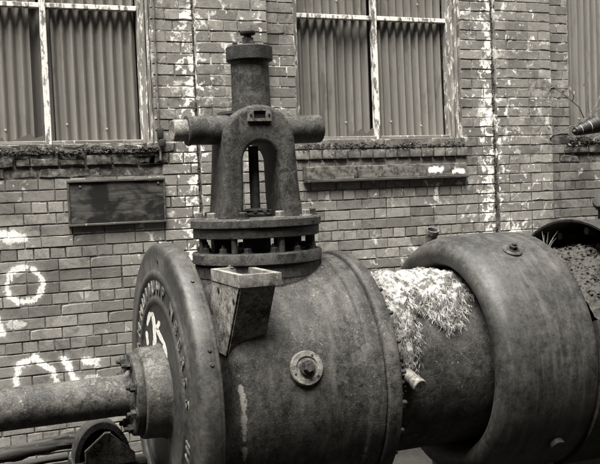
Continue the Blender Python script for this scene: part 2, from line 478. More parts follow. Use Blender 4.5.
def proj(P):
    d = Vector(P)-CAM; z = d.dot(F)
    return (300+900*d.dot(R2)/z, 232-900*d.dot(U2)/z, z)
def occluded(P):
    P = Vector(P)
    for t in [i/40 for i in range(8, 40)]:
        q = CAM.lerp(P, t)
        if 0.9 < q.x < 3.9 and math.hypot(q.y-4, q.z-1.16) < 0.60: return True
        if abs(q.x-1.39) < 0.2 and abs(q.y-4) < 0.12 and q.z < 2.44: return True
        if abs(q.x-1.39) < 0.3 and abs(q.y-4) < 0.3 and q.z < 1.93: return True
    return False
cand = []
for i, b_ in enumerate(bricks):
    u, v, z = proj((b_[0], b_[4], b_[1]))
    if -10 < u < 610 and -5 < v < 470 and not occluded((b_[0], b_[4], b_[1])):
        cand.append((-(b_[2])/z, i))
cand.sort(); single = {i for _, i in cand[:300]}
rest = {}
rb = random.Random(3)
for i, (cx, cz, L, H, yf, mk, rg) in enumerate(bricks):
    Lq = round(L, 2); var = rb.randrange(5)
    key = (Lq, mk, var)
    rough = 2.4 if mk == 'brick_soot' else 1.0
    dy = rb.uniform(-.0025, .0025)+(rb.uniform(-.006, .006) if mk == 'brick_soot' else 0)
    deep = yf < YW-0.01
    if key not in BV:
        v, f = brick_geo(Lq if abs(Lq-L) < .003 else L, H, 1.0 if mk != 'brick_soot' else 1.8, rough, int(key[0]*1000)*7+var+len(mk))
        BV[key] = (v, f, None)
    v, f, me = BV[key]
    rz = rb.uniform(-.004, .004); ry = rb.uniform(-.005, .005)
    if deep: # pier brick keeps its full proud depth so that the returns are brick too
        v = [(x, (y if y < 0.05 else PROUD+0.004), z) for x, y, z in v]
    sx = L/max(Lq, .01)*rb.uniform(.975, 1.01); sz = rb.uniform(.945, 1.015)
    if i in single:
        kk = (key, deep)
        if kk not in BV:
            me = bpy.data.meshes.new('brick'); me.from_pydata(v, [], f); me.materials.append(M[mk]); BV[kk] = me
        o = bpy.data.objects.new('brick', BV[kk]); COL.objects.link(o); o.parent = wall
        o.matrix_parent_inverse = Matrix.Translation(-Vector(wall.location))
        o.location = (cx, yf+dy, cz); o.rotation_euler = (0, ry, rz); o.scale = (sx, 1, sz)
    else:
        rv = rest.setdefault(mk, ([], []))
        R3 = Matrix.Rotation(rz, 3, 'Z') @ Matrix.Rotation(ry, 3, 'Y')
        base = len(rv[0])
        for p in v:
            q = R3 @ Vector((p[0]*sx, p[1], p[2]*sz)); rv[0].append((q.x+cx, q.y+yf+dy, q.z+cz))
        rv[1].extend([[a+base for a in fc] for fc in f])
vs, fs, mi, mats = [], [], [], []
for mk, (v, f) in rest.items():
    base = len(vs); vs += v; fs += [[a+base for a in fc] for fc in f]; mi += [len(mats)]*len(f); mats.append(M[mk])
me = bpy.data.meshes.new('brickwork'); me.from_pydata(vs, [], fs)
for m_ in mats: me.materials.append(m_)
me.polygons.foreach_set('material_index', mi)
o = link('brickwork', me, wall); o['kind'] = 'stuff'

# ------------------------------------------------------------------ windows with corrugated sheets
def corr_mat(name, lo, hi):
    n = N(name); p = n.pos()
    st = n.noise(n.scale(p, (22, 22, 1.1)), 1.0, 5, 0.65); b = n.noise(p, 45, 5, 0.7)
    col = n.mix(n.mapr(st, 0.30, 0.70), g(lo), g(hi)); col = n.mix(n.mapr(b, 0.60, 0.74, 0, 0.35), col, g(lo*0.6))
    a = n.noise(p, 3, 4, 0.6); col = n.mix(n.mapr(a, 0.55, 0.75, 0, 0.3), col, g(lo*0.7))
    rs_ = n.noise(n.scale(p, (9, 9, 2.2)), 1.0, 8, 0.72, 0.5); col = n.mix(n.mapr(rs_, 0.54, 0.66, 0, 0.6), col, g(lo*0.45))
    return n.done(col, 0.65, n.bump(b, 0.25, 0.003), 0.3)
M['corr'] = corr_mat('galvanised_sheet', 0.29, 0.42)
M['corr_dark'] = corr_mat('rusted_sheet', 0.20, 0.30)
M['paint_frame'] = wood_mat('flaking_frame_paint', 0.10, 0.24, (40, 40, 3), paint=0.95, thr=0.46)
M['paint_jamb'] = wood_mat('flaking_jamb_paint', 0.12, 0.30, (40, 40, 3), paint=0.9, thr=0.54)
M['rail'] = wood_mat('mossy_rail_wood', 0.10, 0.26, (3, 40, 40), paint=0.6, thr=0.58)
M['shade_black'] = wood_mat('painted_shade', 0.008, 0.02)  # near-black colour that stands in for shade in openings and holes
def glass_mat():
    n = N('dirty_glass'); p = n.pos()
    return n.done(g(0.10), n.mapr(n.noise(p, 12, 4), .3, .7, .12, .4), None, 0.6)
M['glass'] = glass_mat()

def sheet(parent, x0, x1, z0, z1, y, mat, tilt=0.0, pitch=0.071, amp=0.020, phase=0.0, jag=0.0, skew=0.0):
    bm = bmesh.new(); n_ = max(4, int((x1-x0)/pitch*10)); rows = 8
    V = []
    for j in range(rows+1):
        row = []
        for i in range(n_+1):
            s = x0+(x1-x0)*i/n_
            z = z0+(z1-z0)*j/rows
            if j == rows and jag: z += jag*noise.noise(Vector((s*9, 1, 0)))
            yy = y+amp*math.sin(2*math.pi*(s-x0)/pitch+phase)+tilt*(j/rows)+0.0015*noise.noise(Vector((s*3, z*2, y)))
            row.append(bm.verts.new((s+skew*(j/rows), yy, z)))
        V.append(row)
    for j in range(rows):
        for i in range(n_): bm.faces.new((V[j][i], V[j][i+1], V[j+1][i+1], V[j+1][i]))
    r = bmesh.ops.solidify(bm, geom=bm.faces[:], thickness=0.0012)
    o = finish(bm, 'corrugated_sheet', mat, parent, angle=50)
    ks = int((x1-x0)/pitch)
    for k in range(1, ks, 4):     # nail heads on the ridges
        sx_ = x0+pitch*(k+.75)-pitch*phase/(2*math.pi)
        for zz in (z0+.13+.02*math.sin(k),):
            if x0+.02 < sx_ < x1-.02: finish(lathe_at([(-.002, .009), (.003, .008), (.005, 0)], (sx_, y-amp, zz), (0, -1, 0), 8), 'nail', mat, o)
    return o

def timber(parent, name, lo, hi, mat, bev=0.004, wob=0.0015):
    bm = bmesh.new(); vs = []
    d = [hi[i]-lo[i] for i in range(3)]; ax = d.index(max(d)); nseg = max(2, int(d[ax]/0.05))
    o1, o2 = [i for i in range(3) if i != ax]
    b = min(bev, d[o1]*.3, d[o2]*.3)
    sec = [(b, 0), (d[o1]-b, 0), (d[o1], b), (d[o1], d[o2]-b), (d[o1]-b, d[o2]), (b, d[o2]), (0, d[o2]-b), (0, b)]
    rings = []
    for i in range(nseg+1):
        t = lo[ax]+d[ax]*i/nseg; ring = []
        for (p, q) in sec:
            c = [0, 0, 0]; c[ax] = t; c[o1] = lo[o1]+p; c[o2] = lo[o2]+q
            nv = noise.noise_vector(Vector(c)*23)*wob
            ring.append(bm.verts.new(Vector(c)+nv))
        rings.append(ring)
    for A, B in zip(rings, rings[1:]):
        for k in range(8): bm.faces.new((A[k], A[(k+1) % 8], B[(k+1) % 8], B[k]))
    bm.faces.new(rings[0]); bm.faces.new(rings[-1])
    return finish(bm, name, mat, parent, angle=30)

def shard(parent, pts, y):
    bm = bmesh.new(); a = [bm.verts.new((x, y, z)) for x, z in pts]; f_ = bm.faces.new(a)
    r = bmesh.ops.extrude_face_region(bm, geom=[f_])
    for v in [e for e in r['geom'] if isinstance(e, bmesh.types.BMVert)]: v.co.y += 0.004
    finish(bm, 'glass_shard', M['glass'], parent, smooth=False)

YF = YW+0.085           # front of the frames, set back in the reveal
def window(x0, x1, label, left):
    t = thing('window', label, 'window', ((x0+x1)/2, YF+0.03, WZ0), 'tall windows blocked with corrugated iron')
    z0, z1 = WZ0+0.005, WZ1-0.005
    mid = (x0+x1)/2
    timber(t, 'jamb', (x0+0.004, YF, z0), (x0+0.062, YF+0.07, z1), M['paint_jamb'])
    timber(t, 'jamb', (x1-0.075, YF, z0), (x1-0.004, YF+0.07, z1), M['paint_jamb'])
    timber(t, 'bead', (x1-0.050, YF-0.026, z0), (x1-0.028, YF-0.002, z1), M['paint_jamb'], .003)
    timber(t, 'bead', (x1-0.022, YF-0.052, z0), (x1-0.004, YF-0.002, z1), M['paint_jamb'], .003)
    timber(t, 'mullion', (mid-0.02, YF+0.004, z0+.002), (mid+0.022, YF+0.06, z1), M['paint_frame'])
    timber(t, 'bottom_rail', (x0+0.064, YF-0.012, z0), (mid-0.0225, YF+0.065, z0+0.03), M['rail'])
    timber(t, 'bottom_rail', (mid+0.0245, YF-0.012, z0), (x1-0.077, YF+0.065, z0+0.03), M['rail'])
    zt = 3.405
    timber(t, 'transom', (x0+0.064, YF+0.006, zt), (mid-0.0225, YF+0.055, zt+0.036), M['paint_frame'])
    timber(t, 'transom', (mid+0.0245, YF+0.006, zt), (x1-0.077, YF+0.055, zt+0.036), M['paint_frame'])
    bm = bmesh.new(); add_box(bm, (x0+.002, YF+0.21, z0), (x1-.002, YF+0.25, z1)); finish(bm, 'dark_interior_panel', M['shade_black'], t, smooth=False)  # added black panel; its colour gives the darkness of the interior
    ys = YF+0.078
    zb = z0+0.004
    if left:
        sheet(t, x0+0.065, mid-0.09, zb, zt+0.02, ys, M['corr'], 0.0, phase=1.0, jag=0.01)
        sheet(t, mid-0.19, mid+0.10, zb, zt+0.02, ys+0.05, M['corr_dark'], 0.0, phase=2.0)
        sheet(t, mid+0.060, x1-0.078, zb, zt+0.02, ys-0.008, M['corr'], 0.0, phase=4.0, jag=0.01, skew=-0.006)
        shard(t, [(x0+.07, zb+.03), (mid-.30, zb+.03), (mid-.315, zb+.06), (mid-.36, zb+.045), (mid-.40, zb+.10), (mid-.46, zb+.055), (x0+.07, zb+.06)], YF+0.035)
        shard(t, [(mid-.26, zb+.03), (mid-.03, zb+.03), (mid-.03, zb+.07), (mid-.09, zb+.05), (mid-.12, zb+.085), (mid-.2, zb+.05)], YF+0.035)
    else:
        sheet(t, x0+0.065, x0+0.43, zb, zt+0.015, ys, M['corr'], 0.0, phase=1.0, jag=0.02, amp=0.020)
        sheet(t, x0+0.40, mid-0.02, zb, zt+0.015, ys+0.03, M['corr'], 0.0, phase=2.0, jag=0.015)
        sheet(t, mid+0.030, x1-0.095, zb, zt+0.015, ys-0.008, M['corr'], 0.0, phase=0.5, jag=0.015, skew=-0.012)
        shard(t, [(mid-.30, zb+.03), (mid-.03, zb+.03), (mid-.03, zb+.10), (mid-.09, zb+.05), (mid-.14, zb+.09), (mid-.2, zb+.045)], YF+0.035)
    sheet(t, x0+0.065, mid-0.04, zt+0.045, z1-.01, ys, M['corr'], 0.0, phase=3.0, amp=.020)
    sheet(t, mid+0.03, x1-0.08, zt+0.045, z1-.01, ys, M['corr'], 0.0, phase=0.2)
    return t
wl = window(*WIN[0], 'window of two pale corrugated sheets beside white mullion, above the dark square-ended board', True)
wr = window(*WIN[1], 'corrugated-iron window with flaking white cross bars, above the long narrow board', False)
# iron rod and catch on the left window's edge
finish(tube_bm([(1.560, YW-0.018, 2.30), (1.556, YW-0.02, 2.6), (1.557, YW-0.016, 3.3), (1.556, YW-0.02, 4.1)], 0.0085, 8), 'rod', M['iron_light'], wl)
bm = bmesh.new(); add_box(bm, (1.542, YW-0.045, 2.46), (1.585, YW-0.001, 2.535), .008); add_box(bm, (1.55, YW-0.05, 2.40), (1.60, YW-0.012, 2.455), .01)
finish(bm, 'catch', M['iron_dark'], wl)
tr = thing('window', 'opening at right edge closed by one tall corrugated iron sheet behind dry stems', 'window', (6.03, YW+.05, WZ0), 'tall windows blocked with corrugated iron')
sheet(tr, 5.29, 6.78, WZ0+0.012, WZ1-.005, YW+0.05, M['corr'], 0.0, phase=0, amp=0.020)
bm = bmesh.new(); add_box(bm, (5.288, YW+0.21, WZ0+.005), (6.782, YW+0.25, WZ1-.005)); finish(bm, 'dark_interior_panel', M['shade_black'], tr, smooth=False)  # black panel added in place of the dark interior

# ------------------------------------------------------------------ boards on the wall
M['board'] = wood_mat('charred_board', 0.02, 0.10, (3, 20, 34), paint=0.0, thr=0.62, dark=0.97)
M['board_rim'] = wood_mat('old_board_edge', 0.025, 0.09, (4, 30, 30), paint=0.3, thr=0.62)
t = thing('notice_board', 'dark charred wooden board with raised edges below the left window', 'board', (1.225, YW, 1.845))
timber(t, 'panel', (0.892, YW-0.022, 1.862), (1.566, YW-0.003, 2.152), M['board'], .002)
timber(t, 'rim', (0.876, YW-0.034, 2.1535), (1.582, YW-0.002, 2.172), M['board_rim'])
timber(t, 'rim', (0.876, YW-0.034, 1.842), (1.582, YW-0.002, 1.8605), M['board_rim'])
timber(t, 'rim', (0.876, YW-0.030, 1.861), (0.891, YW-0.002, 2.153), M['board_rim'])
timber(t, 'rim', (1.567, YW-0.030, 1.861), (1.582, YW-0.002, 2.153), M['board_rim'])
for x, z in ((0.965, 2.125), (1.53, 2.135)):
    finish(lathe_at([(0, .009), (.006, .008), (.008, 0)], (x, YW-.022, z), (0, -1, 0), 8), 'nail', M['iron_light'], t)
def strip_mat():
    n = N('weathered_strip_paint'); p = n.pos()
    gr = n.noise(n.scale(p, (5, 30, 30)), 1, 6, .65); b = n.noise(p, 22, 6, .7)
    col = n.mix(n.mapr(gr, .35, .65), g(.09), g(.20)); col = n.mix(n.mapr(b, .48, .60, 0, .85), col, g(.035))
    tot = None
    for a_, b_ in (((3.83, 2.165), (3.93, 2.165)), ((4.05, 2.15), (4.14, 2.15))):
        d = pt_seg_dist(n, n.scale(p, (1, 0, 1)), a_, b_)
        mk = n.mapr(n.math('ADD', d, n.mapr(b, .3, .7, -.02, .02)), .012, .03, 1, 0, True); tot = mk if tot is None else n.math('MAXIMUM', tot, mk)
    col = n.mix(tot, col, g(.82, .6))
    return n.done(col, .85, n.bump(n.math('ADD', gr, b), .5, .004), .2)
M['strip'] = strip_mat()
t = thing('sign_board', 'long narrow peeling board with a bottom lip under the right window', 'board', (3.44, YW, 2.09))
for i, (a, b) in enumerate(((2.706, 3.155), (3.160, 3.66), (3.664, 4.182))):
    timber(t, 'plank', (a, YW-0.028-0.004*(i % 2), 2.118), (b, YW-0.003, 2.218), M['strip'], .003, .003)
timber(t, 'lip', (2.692, YW-0.050, 2.094), (4.190, YW-0.002, 2.117), M['board_rim'])
timber(t, 'end_piece', (2.690, YW-0.045, 2.1175), (2.705, YW-0.002, 2.220), M['board_rim'])
bm = tube_bm([(3.14, YW-.035, 2.21), (3.155, YW-.045, 2.17), (3.125, YW-.045, 2.14), (3.118, YW-.04, 2.095)], .006, 6); finish(bm, 'hook', M['iron_dark'], t)

# brick sills: a course of headers proud of the wall, with moss and rubble on top
for (a, b), lab, mk in zip(WIN, ('sooty crumbling brick sill under the left corrugated window', 'row of square brick ends forming the sill of the right window', 'mossy broken brick sill at the right edge below the corrugated sheet'), ('brick_soot', 'brick_soot2', 'brick_soot')):
    t = thing('window_sill', lab, 'sill', ((a+b)/2, YW-.02, 2.30))
    x = a-0.03; ri = random.Random(int(a*100)+1); neat = mk == 'brick_soot2'
    while x < b+0.02:
        L = 0.112 if neat else ri.choice((.112, .225, .19, .15))
        bm = bmesh.new(); pr_ = ri.uniform(.016, .028) if neat else ri.uniform(.004, .020)
        add_box(bm, (x+.006, YW-pr_, 2.279), (x+L-.006, YW-.0045, 2.279+0.072-ri.uniform(0, .012 if neat else .03)), .006)
        bmesh.ops.subdivide_edges(bm, edges=bm.edges[:], cuts=1)
        for v in bm.verts:
            bk_ = v.co.y > YW-.007; v.co += noise.noise_vector(v.co*34)*(.004 if neat else .008)
            v.co.y = YW+.004 if bk_ else min(v.co.y, YW-.009)
        finish(bm, 'brick', M[mk], t, angle=40); x += L

M['moss'] = brick_mat('moss_rubble', 0.03, 0.16, soot=0.5)
def scatter(bm, items, rs, sub=1):
    t_ = bmesh.new(); bmesh.ops.create_icosphere(t_, subdivisions=sub, radius=1.0); t_.verts.ensure_lookup_table()
    tv = [v.co.copy() for v in t_.verts]; tf = [[v.index for v in f_.verts] for f_ in t_.faces]; t_.free()
    vs, fs = [], []
    for (x, y, z, r, sq) in items:
        off = Vector((rs.random()*50, 0, 0)); b0 = len(vs)
        for c in tv:
            k = r*(1+.5*noise.noise(c*1.2+off)); vs.append((c.x*k*sq[0]+x, c.y*k*sq[1]+y, c.z*k*sq[2]+z))
        fs += [[a+b0 for a in f_] for f_ in tf]
    me = bpy.data.meshes.new('tmp'); me.from_pydata(vs, [], fs); bm.from_mesh(me); bpy.data.meshes.remove(me)
M['corner_dark'] = brick_mat('dark_crumbs', 0.04, 0.12, soot=0.3)
def rubble(name, label, cat, spots, rmin, rmax, seed, mat):
    rs = random.Random(seed); bm = bmesh.new()
    scatter(bm, [(x, y, z, rs.uniform(rmin, rmax), (rs.uniform(.7, 1.5), rs.uniform(.6, 1.1), rs.uniform(.4, .9))) for (x, y, z) in spots(rs)], rs)
    return tag(finish(bm, name, mat, angle=25), label, cat, kind='stuff')
def sill_spots(a, b, n_, lo=2.36, hi=2.41):
    def f_(rs):
        for _ in range(n_):
            x = rs.uniform(a, b); h = max(0, noise.noise(Vector((x*5, 0, a)))+.35)
            yield x, YW+rs.uniform(-.035, .05), rs.uniform(lo, lo+(hi-lo)*(0.4+h))
    return f_
rubble('moss', 'dark moss and mortar crumbs along the sill of the left window', 'moss', sill_spots(0.0, 1.55, 1800), .002, .011, 1, M['moss'])
rubble('moss', 'mortar crumbs and moss along the sill of the right window', 'moss', sill_spots(2.65, 4.18, 1500), .002, .009, 2, M['moss'])
rubble('moss', 'leaf litter heaped on the sill at the right edge', 'moss', sill_spots(5.25, 6.7, 1500, 2.36, 2.44), .003, .013, 3, M['moss'])

for xe, lab in ((1.852, 'fine dark crumbs down the corner beside the left window pier'), (4.482, 'fine dark crumbs down the corner right of the right window')):  # thin dark strip of crumbs down each pier corner
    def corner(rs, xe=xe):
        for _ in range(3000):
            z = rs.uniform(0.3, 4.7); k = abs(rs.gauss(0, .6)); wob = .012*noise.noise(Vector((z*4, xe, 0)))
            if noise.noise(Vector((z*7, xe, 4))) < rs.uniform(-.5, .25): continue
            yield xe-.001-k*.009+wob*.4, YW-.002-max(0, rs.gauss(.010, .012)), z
    rubble('moss', lab, 'moss', corner, .0015, .0062, int(xe*10), M['corner_dark'])

# ================================================================== MACHINERY
AY, AZ = 4.0, 1.16
AX = (0, AY, AZ)
def on_axis(X, R, adeg):
    a = R_(adeg); return Vector((X, AY-R*math.sin(a), AZ+R*math.cos(a))), Vector((0, -math.sin(a), math.cos(a)))

# ---- concrete plinths (under the frame's lower edge)
M['concrete'] = brick_mat('old_concrete', 0.14, 0.2, mortar=True)
def plinth(label, x0, x1, hw, top):
    bm = bmesh.new(); add_box(bm, (x0, AY-hw, -0.05), (x1, AY+hw, top), .015)
    tag(finish(bm, 'concrete_plinth', M['concrete']), label, 'plinth', 'concrete plinths under the machinery')
plinth('concrete block carrying the valve casing', 1.16, 1.70, 0.30, AZ-math.sqrt(.53**2-.3**2)+.01)
plinth('concrete block carrying the wide drum', 2.48, 2.82, 0.32, AZ-math.sqrt(.62**2-.32**2)+.01)
plinth('concrete block carrying the slim pipe', -1.05, -0.65, 0.2, AZ-.088)

# ---- valve casing
V = thing('valve_casing', 'rusted cast-iron valve with barrel casing, bolted flanges and tall arched yoke', 'valve', (1.40, AY, 0.60))
prof = [(1.105, 0), (1.105, .42), (1.110, .452), (1.120, .478), (1.138, .499), (1.16, .511), (1.19, .520), (1.25, .533), (1.35, .541), (1.45, .547), (1.55, .550), (1.64, .552), (1.676, .552), (1.684, .556), (1.688, .564), (1.694, .569), (1.72, .571), (1.752, .572), (1.760, .570), (1.764, .562), (1.764, .2)]
finish(revolve(prof, 'X', AX, 128, rough=.0035, rs=7), 'barrel', M['iron_body'], V, angle=50)
fl = finish(revolve([(1.766, .3), (1.766, .572), (1.770, .580), (1.776, .584), (1.822, .584), (1.832, .580), (1.836, .572), (1.836, .30)], 'X', AX, 128, rough=.003, rs=9, seed=4), 'end_flange', M['iron_body'], V, angle=50)
for k in range(24):
    p, d = on_axis(1.836, .522, 7.5+15*k); hex_bolt(fl, p, (1, 0, 0), .020, .026, M['iron'], washer=False, stud=.022, spin=k)
# boss plate and plug on the near side
p, d = on_axis(1.407, .538, 75.4)
bs = finish(lathe_at([(-.02, .074), (.016, .074), (.021, .070), (.022, .050), (.017, .046), (.017, 0)], p, d, 40, .001), 'boss', M['iron_light'], V)
finish(lathe_at([(.015, .034), (.026, .034), (.029, .031), (.029, 0)], p, d, 28), 'collar', M['iron'], bs)
hex_bolt(bs, p+d*.027, d, .024, .030, M['iron_dark'], washer=False, spin=.3, name='plug')
for a_ in (60, 200, 320):
    fr = frame_to(d).to_3x3(); q = p+d*.016+fr @ Vector((.058*math.cos(R_(a_)), .058*math.sin(R_(a_)), 0))
    hex_bolt(bs, q, d, .006, .008, M['iron_dark'], washer=False, name='screw')
# neck and bonnet
NX = 1.395
C0 = (NX, AY, 0)
finish(revolve([(1.35, .287), (1.60, .287), (1.655, .288), (1.66, .286)], 'Z', C0, 72, rough=.002), 'neck', M['iron_body'], V)
lf = finish(revolve([(1.655, 0), (1.655, .283), (1.660, .290), (1.712, .292), (1.717, .288), (1.719, .298), (1.724, .303), (1.765, .304), (1.772, .300), (1.772, 0)], 'Z', C0, 80, rough=.0025, rs=14), 'lower_flange', M['iron'], V)
for k in range(14):
    a = 2*math.pi*(k+.4)/14
    hex_bolt(lf, (NX+.262*math.cos(a), AY+.262*math.sin(a), 1.771), (0, 0, 1), .019, .026, M['iron_dark'], stud=(.016 if k % 3 else 0), spin=k*1.3)
finish(revolve([(1.77, .066), (1.845, .066)], 'Z', C0, 24), 'gland_column', M['iron_dark'], V)
for sx in (-1, 1):
    if True:
        bm = bmesh.new(); add_box(bm, (NX+sx*.165-.052, AY-.03, 1.770), (NX+sx*.165+.052, AY+.03, 1.842), .006)
        finish(bm, 'spacer_block', M['iron_dark'], V)
for k in range(8):
    a = 2*math.pi*(k+.1)/8
    finish(lathe_at([(0, .015), (.075, .015)], (NX+.272*math.cos(a), AY+.272*math.sin(a), 1.77), (0, 0, 1), 10), 'stud', M['iron_dark'], V)
finish(revolve([(1.838, 0), (1.838, .286), (1.842, .293), (1.879, .294), (1.883, .290), (1.884, 0)], 'Z', C0, 80, rough=.002, rs=12, seed=2), 'bonnet_ring', M['iron_dark'], V)
uf = finish(revolve([(1.8845, 0), (1.8845, .300), (1.889, .306), (1.919, .306), (1.926, .301), (1.928, 0)], 'Z', C0, 80, rough=.002, rs=12, seed=7), 'bonnet_plate', M['iron'], V)
for k in range(10):
    a = 2*math.pi*(k+.62)/10
    hex_bolt(uf, (NX+.266*math.cos(a), AY+.266*math.sin(a), 1.927), (0, 0, 1), .021, .030, M['iron_light'] if k % 3 else M['iron_dark'], spin=k*.8)
finish(lathe_at([(0, .007), (.003, .007), (.0035, 0)], (NX+.19, AY-.2412, 1.905), (.6, -.8, 0), 8), 'drilled_hole_shade', M['shade_black'], uf)  # black disc on the surface, painted shade of a hole
# yoke arch
def yoke():
    bm = bmesh.new(); pts = []
    zc, ro, ri = 2.285, .170, .086
    pts += [(-.198, 1.929), (-.188, 2.02), (-.178, 2.15)]
    for i in range(25): a = math.pi-math.pi*i/24; pts.append((ro*math.cos(a), zc+ro*.93*math.sin(a)))
    pts += [(.178, 2.15), (.188, 2.02), (.198, 1.929), (.094, 1.929), (.089, 2.02)]
    zi = 2.185
    for i in range(17): a = math.pi*i/16; pts.append((ri*math.cos(a), zi+ri*math.sin(a)))
    pts += [(-.089, 2.02), (-.094, 1.929)]
    f_ = bm.faces.new([bm.verts.new((NX+x, AY-.115, z)) for x, z in pts])
    r = bmesh.ops.extrude_face_region(bm, geom=[f_])
    for v in [e for e in r['geom'] if isinstance(e, bmesh.types.BMVert)]: v.co.y += .23
    bmesh.ops.recalc_face_normals(bm, faces=bm.faces[:])
    es = [e for e in bm.edges if abs(e.verts[0].co.y-e.verts[1].co.y) < 1e-5 and min(e.verts[0].co.z, e.verts[1].co.z) > 1.9 and not (abs(e.verts[0].co.z-1.929) < 1e-4 and abs(e.verts[1].co.z-1.929) < 1e-4)]
    bmesh.ops.bevel(bm, geom=es, offset=.020, segments=3, profile=.5, affect='EDGES')
    return bm
yk = finish(yoke(), 'yoke', M['iron'], V, angle=40)
np_ = bmesh.new(); add_box(np_, (NX-.062, AY-.128, 2.365), (NX+.052, AY-.113, 2.378)); add_box(np_, (NX-.062, AY-.128, 2.412), (NX+.052, AY-.113, 2.425))
add_box(np_, (NX-.062, AY-.128, 2.3785), (NX-.034, AY-.113, 2.4115)); add_box(np_, (NX+.024, AY-.128, 2.3785), (NX+.052, AY-.113, 2.4115))
pl = finish(np_, 'name_plate', M['iron_light'], yk, smooth=False)
bm = bmesh.new(); add_box(bm, (NX-.0335, AY-.119, 2.3787), (NX+.0235, AY-.1135, 2.4113)); finish(bm, 'recess_shade', M['shade_black'], yk, smooth=False)  # recess floor coloured black to give its shade
for sx in (-.049, .039): finish(lathe_at([(0, .006), (.005, .005), (.006, 0)], (NX+sx, AY-.128, 2.395), (0, -1, 0), 8), 'rivet', M['iron_dark'], yk)
# arms
ZA = 2.335
al = finish(revolve([(1.30, .069), (1.20, .067), (1.10, .066), (1.092, .070), (1.082, .071), (1.077, .068), (1.077, 0)], 'X', (0, AY, ZA), 48, rough=.0015, rs=16), 'arm', M['iron'], V)
finish(revolve([(1.078, .050), (1.022, .050), (1.014, .047), (1.012, .040), (1.014, .034), (1.014, 0)], 'X', (0, AY, ZA), 40, rough=.001), 'pin', M['iron_light'], al)
ar = finish(revolve([(1.48, .069), (1.60, .068), (1.735, .066), (1.741, .062), (1.742, .052), (1.732, .050), (1.732, 0)], 'X', (0, AY, ZA), 48, rough=.0015, rs=16, seed=5), 'arm', M['iron'], V)
finish(revolve([(1.733, .040), (1.748, .040), (1.75, .036), (1.75, 0)], 'X', (0, AY, ZA), 32), 'pin', M['iron_dark'], ar)
# top cylinder and cap
finish(revolve([(2.396, 0), (2.396, .145), (2.408, .150), (2.420, .147), (2.421, 0)], 'Z', (NX, AY+.05, 0), 48), 'collar_plate', M['iron_dark'], V)
ch = finish(revolve([(2.38, .094), (2.43, .093), (2.46, .0905), (2.64, .089), (2.662, .089)], 'Z', C0, 56, rough=.0015, rs=18), 'top_cylinder', M['iron'], V)
cp = finish(revolve([(2.653, 0), (2.653, .106), (2.656, .1085), (2.714, .1085), (2.718, .1045), (2.718, 0)], 'Z', C0, 56, rough=.0006, rs=18), 'cap', M['iron_dark'], V, angle=20)
for k in range(6):
    a = 2*math.pi*(k+.35)/6; hex_bolt(cp, (NX+.083*math.cos(a), AY+.083*math.sin(a), 2.717), (0, 0, 1), .012, .016, M['iron_dark'], washer=False, spin=k)
finish(lathe_at([(0, .034), (.014, .034), (.016, .028), (.045, .028), (.045, 0)], (NX-.004, AY, 2.717), (0, 0, 1), 6), 'lock_nut', M['iron'], cp)
finish(lathe_at([(.040, .018), (.056, .018), (.058, .034), (.063, .037), (.072, .037), (.078, .032), (.080, .015), (.086, .012), (.086, 0)], (NX-.004, AY, 2.717), (0, 0, 1), 20), 'set_screw', M['iron_dark'], cp)
# spindle
sp = finish(lathe_at([(0, .075), (.012, .078), (.018, .06), (.022, .058), (.03, .062), (.038, .045), (.04, .0235), (.33, .0235)], (NX, AY, 1.928), (0, 0, 1), 24), 'spindle', M['iron_dark'], V)
for a_ in (200, 250, 290, 340):
    hex_bolt(sp, (NX+.068*math.cos(R_(a_)), AY+.068*math.sin(R_(a_)), 1.944), (0, 0, 1), .011, .016, M['iron_dark'], washer=False)
# bracket
BX0, BX1, BY0, BY1 = 1.105, 1.287, 3.40, 3.80
def bracket():
    bm = bmesh.new(); zt, zl = 1.716, 1.664
    # hollow rim
    t_ = .028
    add_box(bm, (BX0, BY0, zl), (BX1, BY0+t_, zt), .003); add_box(bm, (BX0, BY1-t_, zl), (BX1, BY1, zt), .003)
    add_box(bm, (BX0+.0002, BY0+t_, zl+.001), (BX0+t_, BY1-t_, zt-.001), 0); add_box(bm, (BX1-t_, BY0+t_, zl+.001), (BX1-.0002, BY1-t_, zt-.001), 0)
    return bm
M['iron_lip'] = iron('pale_bracket_lip', 0.11, 0.21, speck_amt=0.4, bump=0.4, grain=0.6)
br = finish(bracket(), 'bracket', M['iron_lip'], V, angle=30)
bm = bmesh.new(); add_box(bm, (BX0+.027, BY0+.027, 1.66), (BX1-.027, BY1-.027, 1.690), 0); finish(bm, 'packing', M['iron_dark'], br, smooth=False)
bm = bmesh.new()  # tapering web: trapezoid that runs down into the barrel
top = [(BX0+.004, BY0+.012), (BX1-.020, BY0+.012), (BX1-.020, BY1), (BX0+.004, BY1)]
bot = [(BX0-.004, 3.60), (BX1-.022, 3.60), (BX1-.022, 3.88), (BX0-.004, 3.88)]
a = [bm.verts.new((x, y, 1.666)) for x, y in top]; b = [bm.verts.new((x, y, 1.36)) for x, y in bot]
for k in range(4): bm.faces.new((a[k], a[(k+1) % 4], b[(k+1) % 4], b[k]))
bm.faces.new(a); bm.faces.new(b)
bmesh.ops.bevel(bm, geom=[e for e in bm.edges if abs(e.verts[0].co.z-e.verts[1].co.z) > .1], offset=.008, segments=2, affect='EDGES')
M['iron_patchy'] = iron('patchy_bracket_iron', 0.02, 0.26, speck_amt=0.3, fine=60)
finish(bm, 'web', M['iron_patchy'], br, angle=30)
wp = [(BX1-.030, 3.64, 1.515), (BX1-.026, 3.575, 1.455), (BX1-.024, 3.548, 1.408), (BX1-.06, 3.545, 1.402), (BX0+.075, 3.553, 1.398), (BX0+.045, 3.566, 1.388)]
bm = tube_bm([Vector(a_).lerp(Vector(b_), k/6) for a_, b_ in zip(wp, wp[1:]) for k in range(6)], .011, 8)
